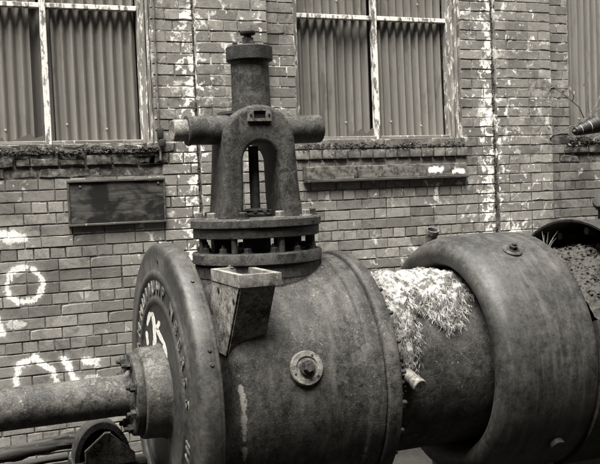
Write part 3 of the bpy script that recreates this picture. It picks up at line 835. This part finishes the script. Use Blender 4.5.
for v in bm.verts: v.co += noise.noise_vector(v.co*55)*.006
finish(bm, 'weld', M['iron_body'], br, angle=60)
for y_, z_ in ((3.49, 1.60), (3.70, 1.63)):
    finish(lathe_at([(0, .013), (.002, .013), (.002, 0)], (BX0+.0025, y_, z_), (-1, 0, 0), 12), 'bolt_hole_shade', M['shade_black'], br)  # flat black discs; the shade of the holes is in their colour
hex_bolt(br, (BX0+.09, BY1-.012, 1.716), (0, 0, 1), .014, .012, M['iron_light'])
hex_bolt(lf, (NX+.24, AY-.155, 1.655), (.3, -.8, -.3), .020, .030, M['iron_light'], stud=.02)

# ---- lettered disc
D = thing('flywheel_disc', 'large grey iron disc with raised lettering round its face, beside the valve', 'disc', (0.95, AY, 0.49))
prof = [(1.010, .15), (1.010, .640), (1.008, .652), (1.002, .6575), (.990, .6585), (.988, .664), (.980, .668), (.940, .668), (.924, .665), (.914, .657), (.9095, .646), (.908, .630), (.908, .552), (.906, .549), (.901, .543), (.8985, .533), (.8985, .524), (.901, .515), (.906, .509), (.909, .506), (.909, .434), (.907, .430), (.902, .425), (.8995, .417), (.8995, .408), (.902, .400), (.908, .394), (.911, .388), (.911, .15)]
finish(revolve(prof, 'X', AX, 160, rough=.0012, rs=6), 'plate', M['iron_disc'], D, angle=40)
finish(revolve([(1.008, .30), (1.107, .30)], 'X', AX, 48), 'shaft', M['iron_dark'], D)
hub = finish(revolve([(.918, .224), (.908, .213), (.892, .207), (.812, .204), (.804, .201), (.800, .194), (.800, 0)], 'X', AX, 72, rough=.0015, rs=10), 'hub', M['iron_tube'], D)
for adeg in (4, -60, 60, 120, 180, 240):
    p, d = on_axis(.9085, .592, adeg)
    if adeg == 4: finish(lathe_at([(0, .010), (.003, .010), (.0035, 0)], p, (-1, 0, 0), 10), 'drilled_hole_shade', M['shade_black'], D)  # black disc painted in for the dark of a hole
for adeg, X in ((38, .965), (66, .968), (71, .970)):
    p, d = on_axis(X, .664, adeg); hex_bolt(D, p, d, .009, .010, M['iron'], washer=False)
# raised letters
def letter_mesh(ch, size):
    cu = bpy.data.curves.new('letter', 'FONT'); cu.body = ch; cu.size = size; cu.extrude = .0030; cu.bevel_depth = .0010; cu.resolution_u = 2
    cu.align_x = 'CENTER'; ob = bpy.data.objects.new('tmp_letter', cu); COL.objects.link(ob)
    bpy.context.view_layer.update()
    dg = bpy.context.evaluated_depsgraph_get(); me = bpy.data.meshes.new_from_object(ob.evaluated_get(dg))
    bpy.data.objects.remove(ob); me.materials.clear(); return me
LT = {}
M['iron_letter'] = iron('letter_iron', 0.07, 0.17, speck_amt=.6, fine=140)
text = [(-84, 'H'), (-73, 'A'), (-62, 'M'), (-48, 'M'), (-37, 'U'), (-27, 'I'), (-18, 'I'), (-8, 'U'), (4, 'H'), (16, 'P'), (34, 'N'), (45, 'E'), (55, 'E'), (65, 'R'), (75, 'S'), (86, 'S'), (107, 'I'), (113, 'H')]
for adeg, ch in text:
    sz = .088
    if ch not in LT:
        LT[ch] = letter_mesh(ch, sz); LT[ch].materials.append(M['iron_letter'])
    a = R_(adeg)
    p, d = on_axis(.9070, .440, adeg)
    xa = Vector((0, -math.cos(a), -math.sin(a))); za = Vector((-1, 0, 0))
    Mx = Matrix((xa, d, za)).transposed().to_4x4(); Mx.translation = p
    o = bpy.data.objects.new('letter', LT[ch]); COL.objects.link(o); o.parent = D
    o.matrix_parent_inverse = Matrix.Translation(-Vector(D.location)); o.matrix_basis = Mx
# sprayed marks on the face of the disc
def paint_mat():
    n = N('white_spray_paint'); p = n.pos(); b = n.noise(p, 45, 5, .7)
    return n.done(n.mix(n.mapr(b, .35, .6), g(.4), g(.75, .6)), .6, None, .3)
M['spray'] = paint_mat()
def stroke(pts, wd, parent, X):
    bm = bmesh.new(); P = []
    for i in range(len(pts)-1):
        for s in range(6): P.append(Vector(pts[i]).lerp(Vector(pts[i+1]), s/6))
    P.append(Vector(pts[-1])); L_, R__ = [], []
    for i, q in enumerate(P):
        d = (P[min(i+1, len(P)-1)]-P[max(i-1, 0)]).normalized(); nn = Vector((-d.y, d.x))
        k = wd*(.75+.5*noise.noise(Vector((q.x*30, q.y*30, 0))))*(.6 if i in (0, len(P)-1) else 1)
        for arr, s in ((L_, 1), (R__, -1)):
            v = q+Vector((nn.x*k*s, nn.y*k*s*.30)); arr.append(bm.verts.new((X, AY-v.x, AZ+v.y)))
    for i in range(len(P)-1): bm.faces.new((L_[i], L_[i+1], R__[i+1], R__[i]))
    r = bmesh.ops.extrude_face_region(bm, geom=bm.faces[:])
    for v in [e for e in r['geom'] if isinstance(e, bmesh.types.BMVert)]: v.co.x += .0012
    finish(bm, 'paint_stroke', M['spray'], parent, smooth=False)
stroke([(-.25, .265), (-.19, .325), (-.12, .335), (-.095, .28), (-.095, .215), (-.14, .165), (-.20, .16)], .042, D, .9097)
stroke([(.015, .315), (-.045, .275), (.015, .25), (.085, .225), (.10, .175), (.06, .12)], .044, D, .9094)
stroke([(-.27, .235), (-.255, .17)], .026, D, .9097)

# ---- slim pipe to the hub
P1 = thing('flanged_pipe', 'slim pitted iron pipe running in from the left to the disc hub', 'pipe', (-.3, AY, AZ-.09))
finish(revolve([(-1.7, 0), (-1.7, .090), (-1.2, .090)]+[(-1.2+.1*i, .090) for i in range(1, 19)]+[(.70, .090), (.745, .092), (.760, .104), (.764, .120)], 'X', AX, 56, rough=.002, rs=9), 'tube', M['iron_tube'], P1)
pf = finish(revolve([(.763, .08), (.763, .178), (.767, .184), (.790, .186), (.7985, .183), (.7985, .08)], 'X', AX, 56, rough=.0015, rs=12), 'flange', M['iron'], P1)
for k in range(8):
    p, d = on_axis(.763, .152, 45*k+22); hex_bolt(pf, p, (-1, 0, 0), .021, .026, M['iron_dark'], stud=.016, spin=k*.7)

# ---- lagged pipe
P2 = thing('lagged_pipe', 'wide dark pipe between the valve flange and the drum', 'pipe', (2.2, AY, .73))
finish(revolve([(1.837, 0), (1.837, .50), (1.855, .50), (1.862, .44), (1.88, .432)]+[(1.9+.05*i, .430) for i in range(18)]+[(2.79, .43), (2.79, 0)], 'X', AX, 112, rough=.0022, rs=10), 'tube', M['iron_pipe'], P2)
p, d = on_axis(1.930, .415, 88)
pg = finish(lathe_at([(0, .030), (.10, .030), (.118, .033), (.150, .034), (.153, .031), (.153, .012), (.150, 0)], p+Vector((0, .02, .035)), Vector((.10, -.9, -.34)), 24), 'plug', M['iron_light'], P2)

# ---- drum
B = thing('bell_drum', 'wide smooth iron drum with rolled lip around the lagged pipe', 'drum', (2.6, AY, .54))
prof = [(2.80, .435), (2.60, .445), (2.46, .455), (2.405, .468), (2.375, .484), (2.357, .502), (2.347, .522), (2.345, .542), (2.350, .562), (2.365, .582), (2.392, .600), (2.43, .612), (2.48, .619), (2.55, .622), (2.70, .622), (2.83, .620), (2.858, .616), (2.866, .606), (2.866, .435)]
finish(revolve(prof, 'X', AX, 160, rough=.0025, rs=3.0, seed=9), 'shell', M['iron_bell'], B, angle=60)
p, d = on_axis(2.617, .618, 28.5)
lug = finish(lathe_at([(0, .050), (.010, .050), (.014, .044), (.014, 0)], p, d, 24), 'lifting_lug', M['iron'], B)
hex_bolt(lug, p+d*.013, d, .022, .024, M['iron_dark'], stud=.01, washer=True)
p, d = on_axis(2.687, .618, 126)
finish(lathe_at([(0, .036), (.022, .036), (.030, .031), (.033, .018), (.033, 0)], p, d, 24), 'rivet_head', M['iron'], B)

# ---- white fibrous lagging
def lag_mat():
    n = N('white_fibre'); p = n.pos()
    isl = n.node('ShaderNodeNewGeometry').outputs['Random Per Island']
    col = n.mix(isl, g(.40, .5), g(.10))
    dk = n.mapr(n.noise(p, 19, 6, .75), .45, .55, 0, .92)
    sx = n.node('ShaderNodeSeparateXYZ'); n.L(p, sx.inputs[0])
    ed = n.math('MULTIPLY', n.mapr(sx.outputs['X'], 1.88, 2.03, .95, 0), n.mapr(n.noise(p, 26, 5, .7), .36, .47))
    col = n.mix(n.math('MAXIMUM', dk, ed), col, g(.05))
    return n.done(col, .9, None, .1)
M['fibre'] = lag_mat()
AM = [(1.845, 92), (1.90, 90), (1.96, 87), (2.0, 76), (2.05, 47), (2.10, 46), (2.14, 56), (2.20, 61), (2.26, 57), (2.30, 48), (2.36, 42), (2.44, 34)]
def amax(x):
    for (x0, a0), (x1, a1) in zip(AM, AM[1:]):
        if x <= x1: return a0+(a1-a0)*max(0, (x-x0)/(x1-x0))
    return AM[-1][1]
rl = random.Random(11)
bm = bmesh.new()
def lag_h(x, a): return .012+.034*max(0, noise.noise(Vector((x*17, a*.14, 0)))+.3)+.012*noise.noise(Vector((x*50, a*.4, 3)))
# matted under-layer
nx, na = 60, 70; G = {}
for i in range(nx+1):
    x = 1.845+(2.43-1.845)*i/nx
    for j in range(na+1):
        top = amax(x)+8*noise.noise(Vector((x*40, 2, 0))); a = -70+(top+70)*j/na
        edge = min(1, (na-j)/6, j/6, (nx-i)/3+.2)
        r = .428+lag_h(x, a)*edge-.004*(1-edge)
        p, d = on_axis(x, r, a); G[i, j] = bm.verts.new(p+noise.noise_vector(p*60)*.005*edge)
for i in range(nx):
    for j in range(na): bm.faces.new((G[i, j], G[i+1, j], G[i+1, j+1], G[i, j+1]))
for q in range(15000):
    x = rl.uniform(1.85, 2.43); a = rl.uniform(-60, amax(x)+1.5)
    cl = noise.noise(Vector((x*24, a*.14, 5)))
    if cl < -.22: continue
    p, d = on_axis(x, .426+lag_h(x, a)*rl.uniform(.5, 1.05), a)
    down = Vector((0, -d.z, d.y))
    if down.z > 0: down = -down
    th = 2.6*noise.noise(Vector((x*16, a*.10, 9)))+rl.gauss(0, .45); dr = (down*math.cos(th)+Vector((1, 0, 0))*math.sin(th))
    ln = rl.uniform(.010, .034); wd = rl.uniform(.0008, .0028); sd_ = dr.cross(d).normalized()
    lift = rl.uniform(-.05, .35); cu1 = rl.uniform(-1.1, 1.1)
    prev = None
    for s_ in range(5):
        t_ = s_/4
        c = p+dr*(ln*t_)+sd_*(ln*cu1*t_*t_)+d*(ln*lift*t_*(1-.8*t_))+Vector((0, 0, -.35*ln*t_*t_))
        k = wd*(1-.5*t_)
        A_, B_ = bm.verts.new(c-sd_*k), bm.verts.new(c+sd_*k)
        if prev: bm.faces.new((prev[0], prev[1], B_, A_))
        prev = (A_, B_)
for q in range(650):      # torn strips hanging from the edge
    x = rl.uniform(1.87, 2.34); a0_ = amax(x)*rl.uniform(.55, 1.02); ln = rl.uniform(.03, .085)/.43*57.3*.8; wd = rl.uniform(.0008, .0026); ph = rl.uniform(0, 6.28); dx = rl.gauss(0, .022)
    prev = None
    for s_ in range(8):
        t_ = s_/7; a_ = a0_+ln*t_
        if a_ > 97: break
        p, d = on_axis(x+dx*t_+.005*math.sin(ph+5*t_), .436+lag_h(x, a0_)*(1-.5*t_)+.006*math.sin(ph*2+7*t_), a_)
        k = wd*(1-.45*t_); ax_ = Vector((1, 0, 0))*k+d*(k*.8*math.sin(ph+4*t_))
        A_, B_ = bm.verts.new(p-ax_), bm.verts.new(p+ax_)
        if prev: bm.faces.new((prev[0], prev[1], B_, A_))
        prev = (A_, B_)
tag(finish(bm, 'torn_lagging', M['fibre'], angle=60, recalc=False), 'torn white fibrous lagging draped over the wide pipe beside the drum lip', 'insulation')
# dark crumbs between lagging and valve flange
def crumbs(rs):
    for _ in range(200):
        x = rs.uniform(1.842, 1.92); a = rs.uniform(-20, 105); p, d = on_axis(x, .436+rs.uniform(0, .018), a); yield p
rubble('debris', 'dark crumbs of debris caught between the valve flange and the white lagging', 'debris', crumbs, .005, .014, 21, M['moss'])

# ---- open tank with soil, at the right edge
T = thing('open_tank', 'dark open-ended round tank with thin rim, heaped with soil, at right edge', 'tank', (3.6, AY, .5))
finish(revolve([(4.6, 0), (4.6, .655), (3.245, .660), (3.225, .668), (3.215, .672), (3.208, .666), (3.210, .655), (3.225, .648), (4.58, .640), (4.58, 0)], 'X', AX, 112, rough=.002), 'shell', M['iron_dark'], T)
for adeg in (-40, -20, 2, 18, 34):
    p0, d0 = on_axis(3.3, .60, adeg); p1, d1 = on_axis(4.5, .55, adeg)
    finish(tube_bm([p0, p0.lerp(p1, .5), p1], .022, 6), 'stay', M['iron'], T)
plinth('concrete block carrying the open tank', 3.5, 4.3, .34, AZ-math.sqrt(.655**2-.34**2)+.01)
def soil_mat():
    n = N('rubble_soil'); p = n.pos(); b = n.noise(p, 34, 6, .7); a = n.voro(p, 30)
    isl = n.node('ShaderNodeNewGeometry').outputs['Random Per Island']
    col = n.mix(n.mapr(b, .38, .62), g(.010), g(.055)); col = n.mix(n.math('MULTIPLY', n.math('GREATER_THAN', isl, .80), .7), col, g(.07))
    return n.done(col, .95, n.bump(n.math('ADD', a, b), .9, .02), .1)
M['soil'] = soil_mat()
bm = bmesh.new(); nx, ny = 110, 90; G = {}
def soil_z(x, y):
    u = max(-1, min(1, (y-4.0)/.64))
    return AZ+.50*math.sqrt(max(0, 1-u*u*.97))+.05*noise.fractal(Vector((x*6, y*6, 0)), 1, 2, 4)+.03*noise.fractal(Vector((x*22, y*22, 3)), .8, 2, 4)-.06*max(0, x-3.3)
for i in range(nx+1):
    x = 2.872+(4.5-2.872)*i/nx
    for j in range(ny+1):
        y = 3.42+(4.58-3.42)*j/ny; z = soil_z(x, y)
        G[i, j] = bm.verts.new((x, y, z))
for i in range(nx):
    for j in range(ny): bm.faces.new((G[i, j], G[i+1, j], G[i+1, j+1], G[i, j+1]))
rs = random.Random(5); it = []
for _ in range(4500):
    x = rs.uniform(2.90, 4.1); y = rs.uniform(3.47, 4.5); r = .002+.008*rs.random()**3
    it.append((x, y, soil_z(x, y)+r*.2, r, (rs.uniform(.7, 1.7), rs.uniform(.7, 1.2), rs.uniform(.4, .8))))
scatter(bm, it, rs)
for _ in range(1400):    # twigs and leaf litter
    x = rs.uniform(2.9, 4.0); y = rs.uniform(3.47, 4.5); a = rs.uniform(0, 6.28); l = rs.uniform(.01, .045); k = rs.uniform(.0015, .006)
    c0 = Vector((x, y, soil_z(x, y)+rs.uniform(.003, .014))); d0 = Vector((math.cos(a), math.sin(a), rs.uniform(-.3, .5)))*l; n0 = Vector((-math.sin(a), math.cos(a), rs.uniform(-.5, .5)))*k
    bm.faces.new([bm.verts.new(c0-n0*.4), bm.verts.new(c0+d0*.5-n0), bm.verts.new(c0+d0), bm.verts.new(c0+d0*.5+n0)])
tag(finish(bm, 'soil', M['soil'], angle=75), 'crumbly soil and stones heaped between the drum and the open tank', 'soil', kind='stuff')
# closed trough carrying the soil
bm = revolve([(2.868, .60), (2.868, .635), (3.206, .635), (3.206, .60)], 'X', AX, 64, closed=True, a0=R_(70), a1=R_(290))
tag(finish(bm, 'iron_trough', M['iron_dark']), 'dark half-round trough holding soil between drum and open tank', 'trough')
plinth('concrete block carrying the soil trough', 2.90, 3.18, .3, AZ-math.sqrt(.635**2-.3**2)+.01)
# grass tuft
M['grass'] = brick_mat('dry_grass', .10, .28)
def blades(pos, n_, h, spread, seed):
    rs = random.Random(seed); bm = bmesh.new()
    for _ in range(n_):
        a = rs.uniform(0, 6.28); l = rs.uniform(.5, 1)*h; w_ = rs.uniform(.002, .004); d = Vector((math.cos(a), math.sin(a), 0)); sd_ = Vector((-d.y, d.x, 0))
        sp_ = rs.uniform(.1, 1)*spread; b0 = Vector(pos)+d*rs.uniform(0, .025); pr = None
        for s in range(5):
            t_ = s/4; c = b0+Vector((0, 0, l*t_*(1-.2*t_)))+d*sp_*t_*t_; k = w_*(1-t_*.9)
            A_, B_ = bm.verts.new(c-sd_*k), bm.verts.new(c+sd_*k)
            if pr: bm.faces.new((pr[0], pr[1], B_, A_))
            pr = (A_, B_)
    return bm
gt = tag(finish(blades((2.93, 3.86, soil_z(2.93, 3.86)-.02), 26, .20, .11, 3), 'grass_tuft', M['grass'], recalc=False), 'small tuft of dry grass growing in the soil behind the drum', 'grass')

# ---- short pipe stub behind the drum
S = thing('pipe_stub', 'short open pipe end poking up behind the drum', 'pipe', (2.74, 4.72, 0))
a0, a1 = Vector((2.705, 4.72, 1.55)), Vector((2.785, 4.68, 1.785)); dd = (a1-a0)
bm = lathe_at([(-.9, .034), (0, .034), (dd.length-.03, .034), (dd.length-.026, .039), (dd.length, .039), (dd.length, .031), (dd.length-.12, .030), (dd.length-.12, 0)], a0, Vector((.02, -.35, .8)), 24)
finish(bm, 'tube', M['iron_light'], S)
finish(tube_bm([a0+Vector((0, .08, -.2)), (2.95, 4.78, .6), (2.95, 4.78, -.03)], .034, 12), 'riser', M['iron_dark'], S)

# ---- left foreground: timbers and saddle under the slim pipe
M['beam'] = wood_mat('black_timber', .008, .045, (3, 45, 60), paint=.10, thr=.64)
for lab, y0, y1, z0, z1, xr, rx in (('upper dark weathered timber beam behind the slim pipe', 4.34, 4.46, .60, .745, .66, .02), ('lower split timber beam under the slim pipe beside the disc', 4.13, 4.27, .66, .812, .86, .0)):
    o = timber(None, 'timber_beam', (-1.5, y0, z0), (xr, y1, z1), M['beam'], .012, .012)
    tag(o, lab, 'beam', 'timber beams under the pipe')
for lab, x in (('post under the left ends of the dark timber beams', -1.2), ('post under the right ends of the timber beams beside the disc', .45)):
    bm = bmesh.new(); add_box(bm, (x-.07, 4.12, -.05), (x+.07, 4.275, .661), .01); add_box(bm, (x-.068, 4.3, -.05), (x+.068, 4.47, .601), .004)
    tag(finish(bm, 'timber_post', M['beam']), lab, 'post', 'timber posts')
def rough_tube(name, label, pts, r, seed, mat, cat):
    P = [Vector(p) for p in pts]; Q_ = []
    for a_, b_ in zip(P, P[1:]):
        for i in range(14): Q_.append(a_.lerp(b_, i/14))
    Q_.append(P[-1]); bm = tube_bm(Q_, [r*(1+.28*noise.noise(Vector((q.x*9, seed, 0)))) for q in Q_], 12)
    for v in bm.verts: v.co += noise.noise_vector(Vector((v.co.x*8, v.co.y*40, v.co.z*40+seed)))*r*.28
    return tag(finish(bm, name, mat, angle=50), label, cat, 'rough dark rods under the slim pipe')
rough_tube('fence_rail', 'upper rough dark rail tapering behind the slim pipe', [(-1.5, 4.40, .80), (-.3, 4.40, .835), (.15, 4.40, .85), (.60, 4.38, .895)], .036, 1, M['beam'], 'rail')
rough_tube('fence_rail', 'thin dark rail just below the upper rough rail', [(-1.5, 4.33, .74), (.1, 4.33, .81), (.52, 4.33, .83)], .018, 2, M['beam'], 'rail')
rough_tube('fence_rail', 'lowest rough dark rail lying along the timber beam', [(-1.5, 4.15, .83), (.0, 4.14, .832), (.50, 4.13, .832)], .022, 3, M['beam'], 'rail')
S = thing('pipe_saddle', 'arched iron saddle with bright-edged gusset plate on the timber beam', 'saddle', (.66, 4.2, .815))
pts = []
for i in range(19):
    a = math.pi-math.pi*i/18; pts.append((.655+.128*math.cos(a), .84+.175*math.sin(a)))
bm = bmesh.new(); V_ = []
for x, z in pts:
    k = .83; xi, zi = .655+(x-.655)*k, .84+(z-.84)*k
    V_.append([bm.verts.new(c) for c in ((x, 4.14, z), (x, 4.26, z), (xi, 4.26, zi), (xi, 4.14, zi))])
for A, B_ in zip(V_, V_[1:]):
    for k in range(4): bm.faces.new((A[k], A[(k+1) % 4], B_[(k+1) % 4], B_[k]))
bm.faces.new(V_[0]); bm.faces.new(V_[-1])
finish(bm, 'arch', M['iron_dark'], S)
bm = bmesh.new(); f_ = bm.faces.new([bm.verts.new((x, 4.125, z)) for x, z in ((.575, .816), (.575, .895), (.668, .968), (.70, .955), (.80, .86), (.80, .816))])
r = bmesh.ops.extrude_face_region(bm, geom=[f_])
for v in [e for e in r['geom'] if isinstance(e, bmesh.types.BMVert)]: v.co.y += .012
finish(bm, 'gusset', M['iron_patchy'], S, angle=20)
bm = bmesh.new(); f_ = bm.faces.new([bm.verts.new((.655+(x-.655)*.86, 4.21, .84+(z-.84)*.86)) for x, z in pts]); r = bmesh.ops.extrude_face_region(bm, geom=[f_])
for v in [e for e in r['geom'] if isinstance(e, bmesh.types.BMVert)]: v.co.y += .012
finish(bm, 'back_plate', M['iron_dark'], S, angle=20)
finish(tube_bm([(.575, 4.12, .818), (.575, 4.12, .895), (.668, 4.12, .968), (.69, 4.12, .965)], .0075, 8), 'edge_bead', M['iron_light'], S)
bm = bmesh.new(); add_box(bm, (.515, 4.13, .813), (.80, 4.27, .842), .004); finish(bm, 'base', M['iron_dark'], S)

# ---- right edge: ribbed insulator, wire, stub, dry stems
def dark_gloss():
    n = N('black_glaze'); return n.done(g(.012), .55, None, .3)
M['glaze'] = dark_gloss()
I = thing('ribbed_insulator', 'black ribbed cone with painted highlight stripes jutting in at the right edge', 'insulator', (5.25, 6.35, 2.45))
prof = [(0, 0), (0, .012), (.02, .022)]
x_ = .02; rr = .030
bands = []
for i in range(8):
    prof += [(x_+.004, rr+.006), (x_+.020, rr+.012), (x_+.026, rr+.004)]; bands.append((x_+.026, rr+.004)); x_ += .030; rr += .005
prof += [(x_, 0)]
ip, idr = Vector((5.105, 6.30, 2.445)), Vector((.95, -.02, .25))
finish(lathe_at(prof, ip, idr, 28), 'cone', M['glaze'], I)
M['pale'] = iron('painted_highlight', .22, .5, speck_amt=.2)  # pale colour painted in for highlights on the glossy ribs
for i, (t_, r_) in enumerate(bands[1:5:3]):
    finish(lathe_at([(t_-.004, r_+.0015), (t_+.008, r_+.0045)], ip, idr, 28), 'highlight_band', M['pale'], I)
finish(tube_bm([(5.30, 6.30, 2.50), (5.36, 6.42, 2.53), (5.40, 6.57, 2.54)], .012, 8), 'mount', M['iron_dark'], I)
bm = tube_bm([(5.02, YW-.02, 2.34), (5.02, YW-.05, 2.40), (5.05, YW-.09, 2.435), (5.10, YW-.12, 2.445), (5.15, YW-.14, 2.44)], .007, 8); finish(bm, 'cable', M['glaze'], I)
o = thing('iron_spike', 'small black iron stub at the right edge above the open tank', 'stub', (4.70, 5.5, 0))
finish(tube_bm([(4.74, 5.55, -.03), (4.74, 5.55, 1.6), (4.73, 5.52, 1.80)], .03, 10), 'post', M['iron_dark'], o)
finish(lathe_at([(-.06, .0), (-.06, .03), (-.03, .05), (.03, .055), (.05, .045), (.06, 0)], (4.70, 5.50, 1.85), (-.5, -.4, .3), 16), 'knob', M['iron_dark'], o)

M['stem'] = wood_mat('dry_stem', .05, .16, (30, 30, 30))
Q = thing('bramble', 'dry leafless bramble stems against the corrugated sheet at the right edge', 'plant', (5.3, YW-.03, 2.40))
def wpt(px, py, y):
    d = F+R2*((px-300)/900)-U2*((py-232)/900); return CAM+d*((y-CAM.y)/d.y)
for pts in ([(584, 118), (579, 107), (566, 96), (553, 87), (543, 81), (538, 74)], [(590, 130), (588, 103), (588, 85), (586, 70)], [(600, 108), (590, 116), (584, 120)], [(583, 128), (572, 126), (560, 131), (550, 124)], [(575, 139), (580, 128), (592, 118)],
            [(566, 96), (560, 99), (552, 96)], [(572, 102), (574, 96), (571, 91)], [(600, 96), (596, 106), (588, 116)], [(553, 87), (547, 90), (541, 89)]):
    pp = [wpt(x, y, YW-.05-.03*math.sin(i)) for i, (x, y) in enumerate(pts)]
    finish(tube_bm(pp, [.0055*(1-.55*i/len(pp)) for i in range(len(pp))], 6), 'stem', M['stem'], Q)
rs = random.Random(8)
for (x, y) in ((553, 86), (561, 94), (574, 94), (571, 90), (585, 84), (548, 124), (576, 124), (594, 141), (580, 145), (568, 143), (540, 77), (590, 150), (575, 150)):
    c = wpt(x, y, YW-.06); bm = bmesh.new()
    pts = [Vector((0, 0, 0)), Vector((.010, .004, .012)), Vector((.008, .0, .028)), Vector((0, -.003, .038)), Vector((-.008, .0, .026)), Vector((-.009, .004, .011))]
    Rm = Matrix.Rotation(rs.uniform(0, 6.28), 3, 'Y') @ Matrix.Rotation(rs.uniform(-.8, .8), 3, 'X')
    f_ = bm.faces.new([bm.verts.new(c+Rm @ p) for p in pts]); r = bmesh.ops.extrude_face_region(bm, geom=[f_])
    for v in [e for e in r['geom'] if isinstance(e, bmesh.types.BMVert)]: v.co.y += .0012
    finish(bm, 'leaf', M['grass'], Q, smooth=False)
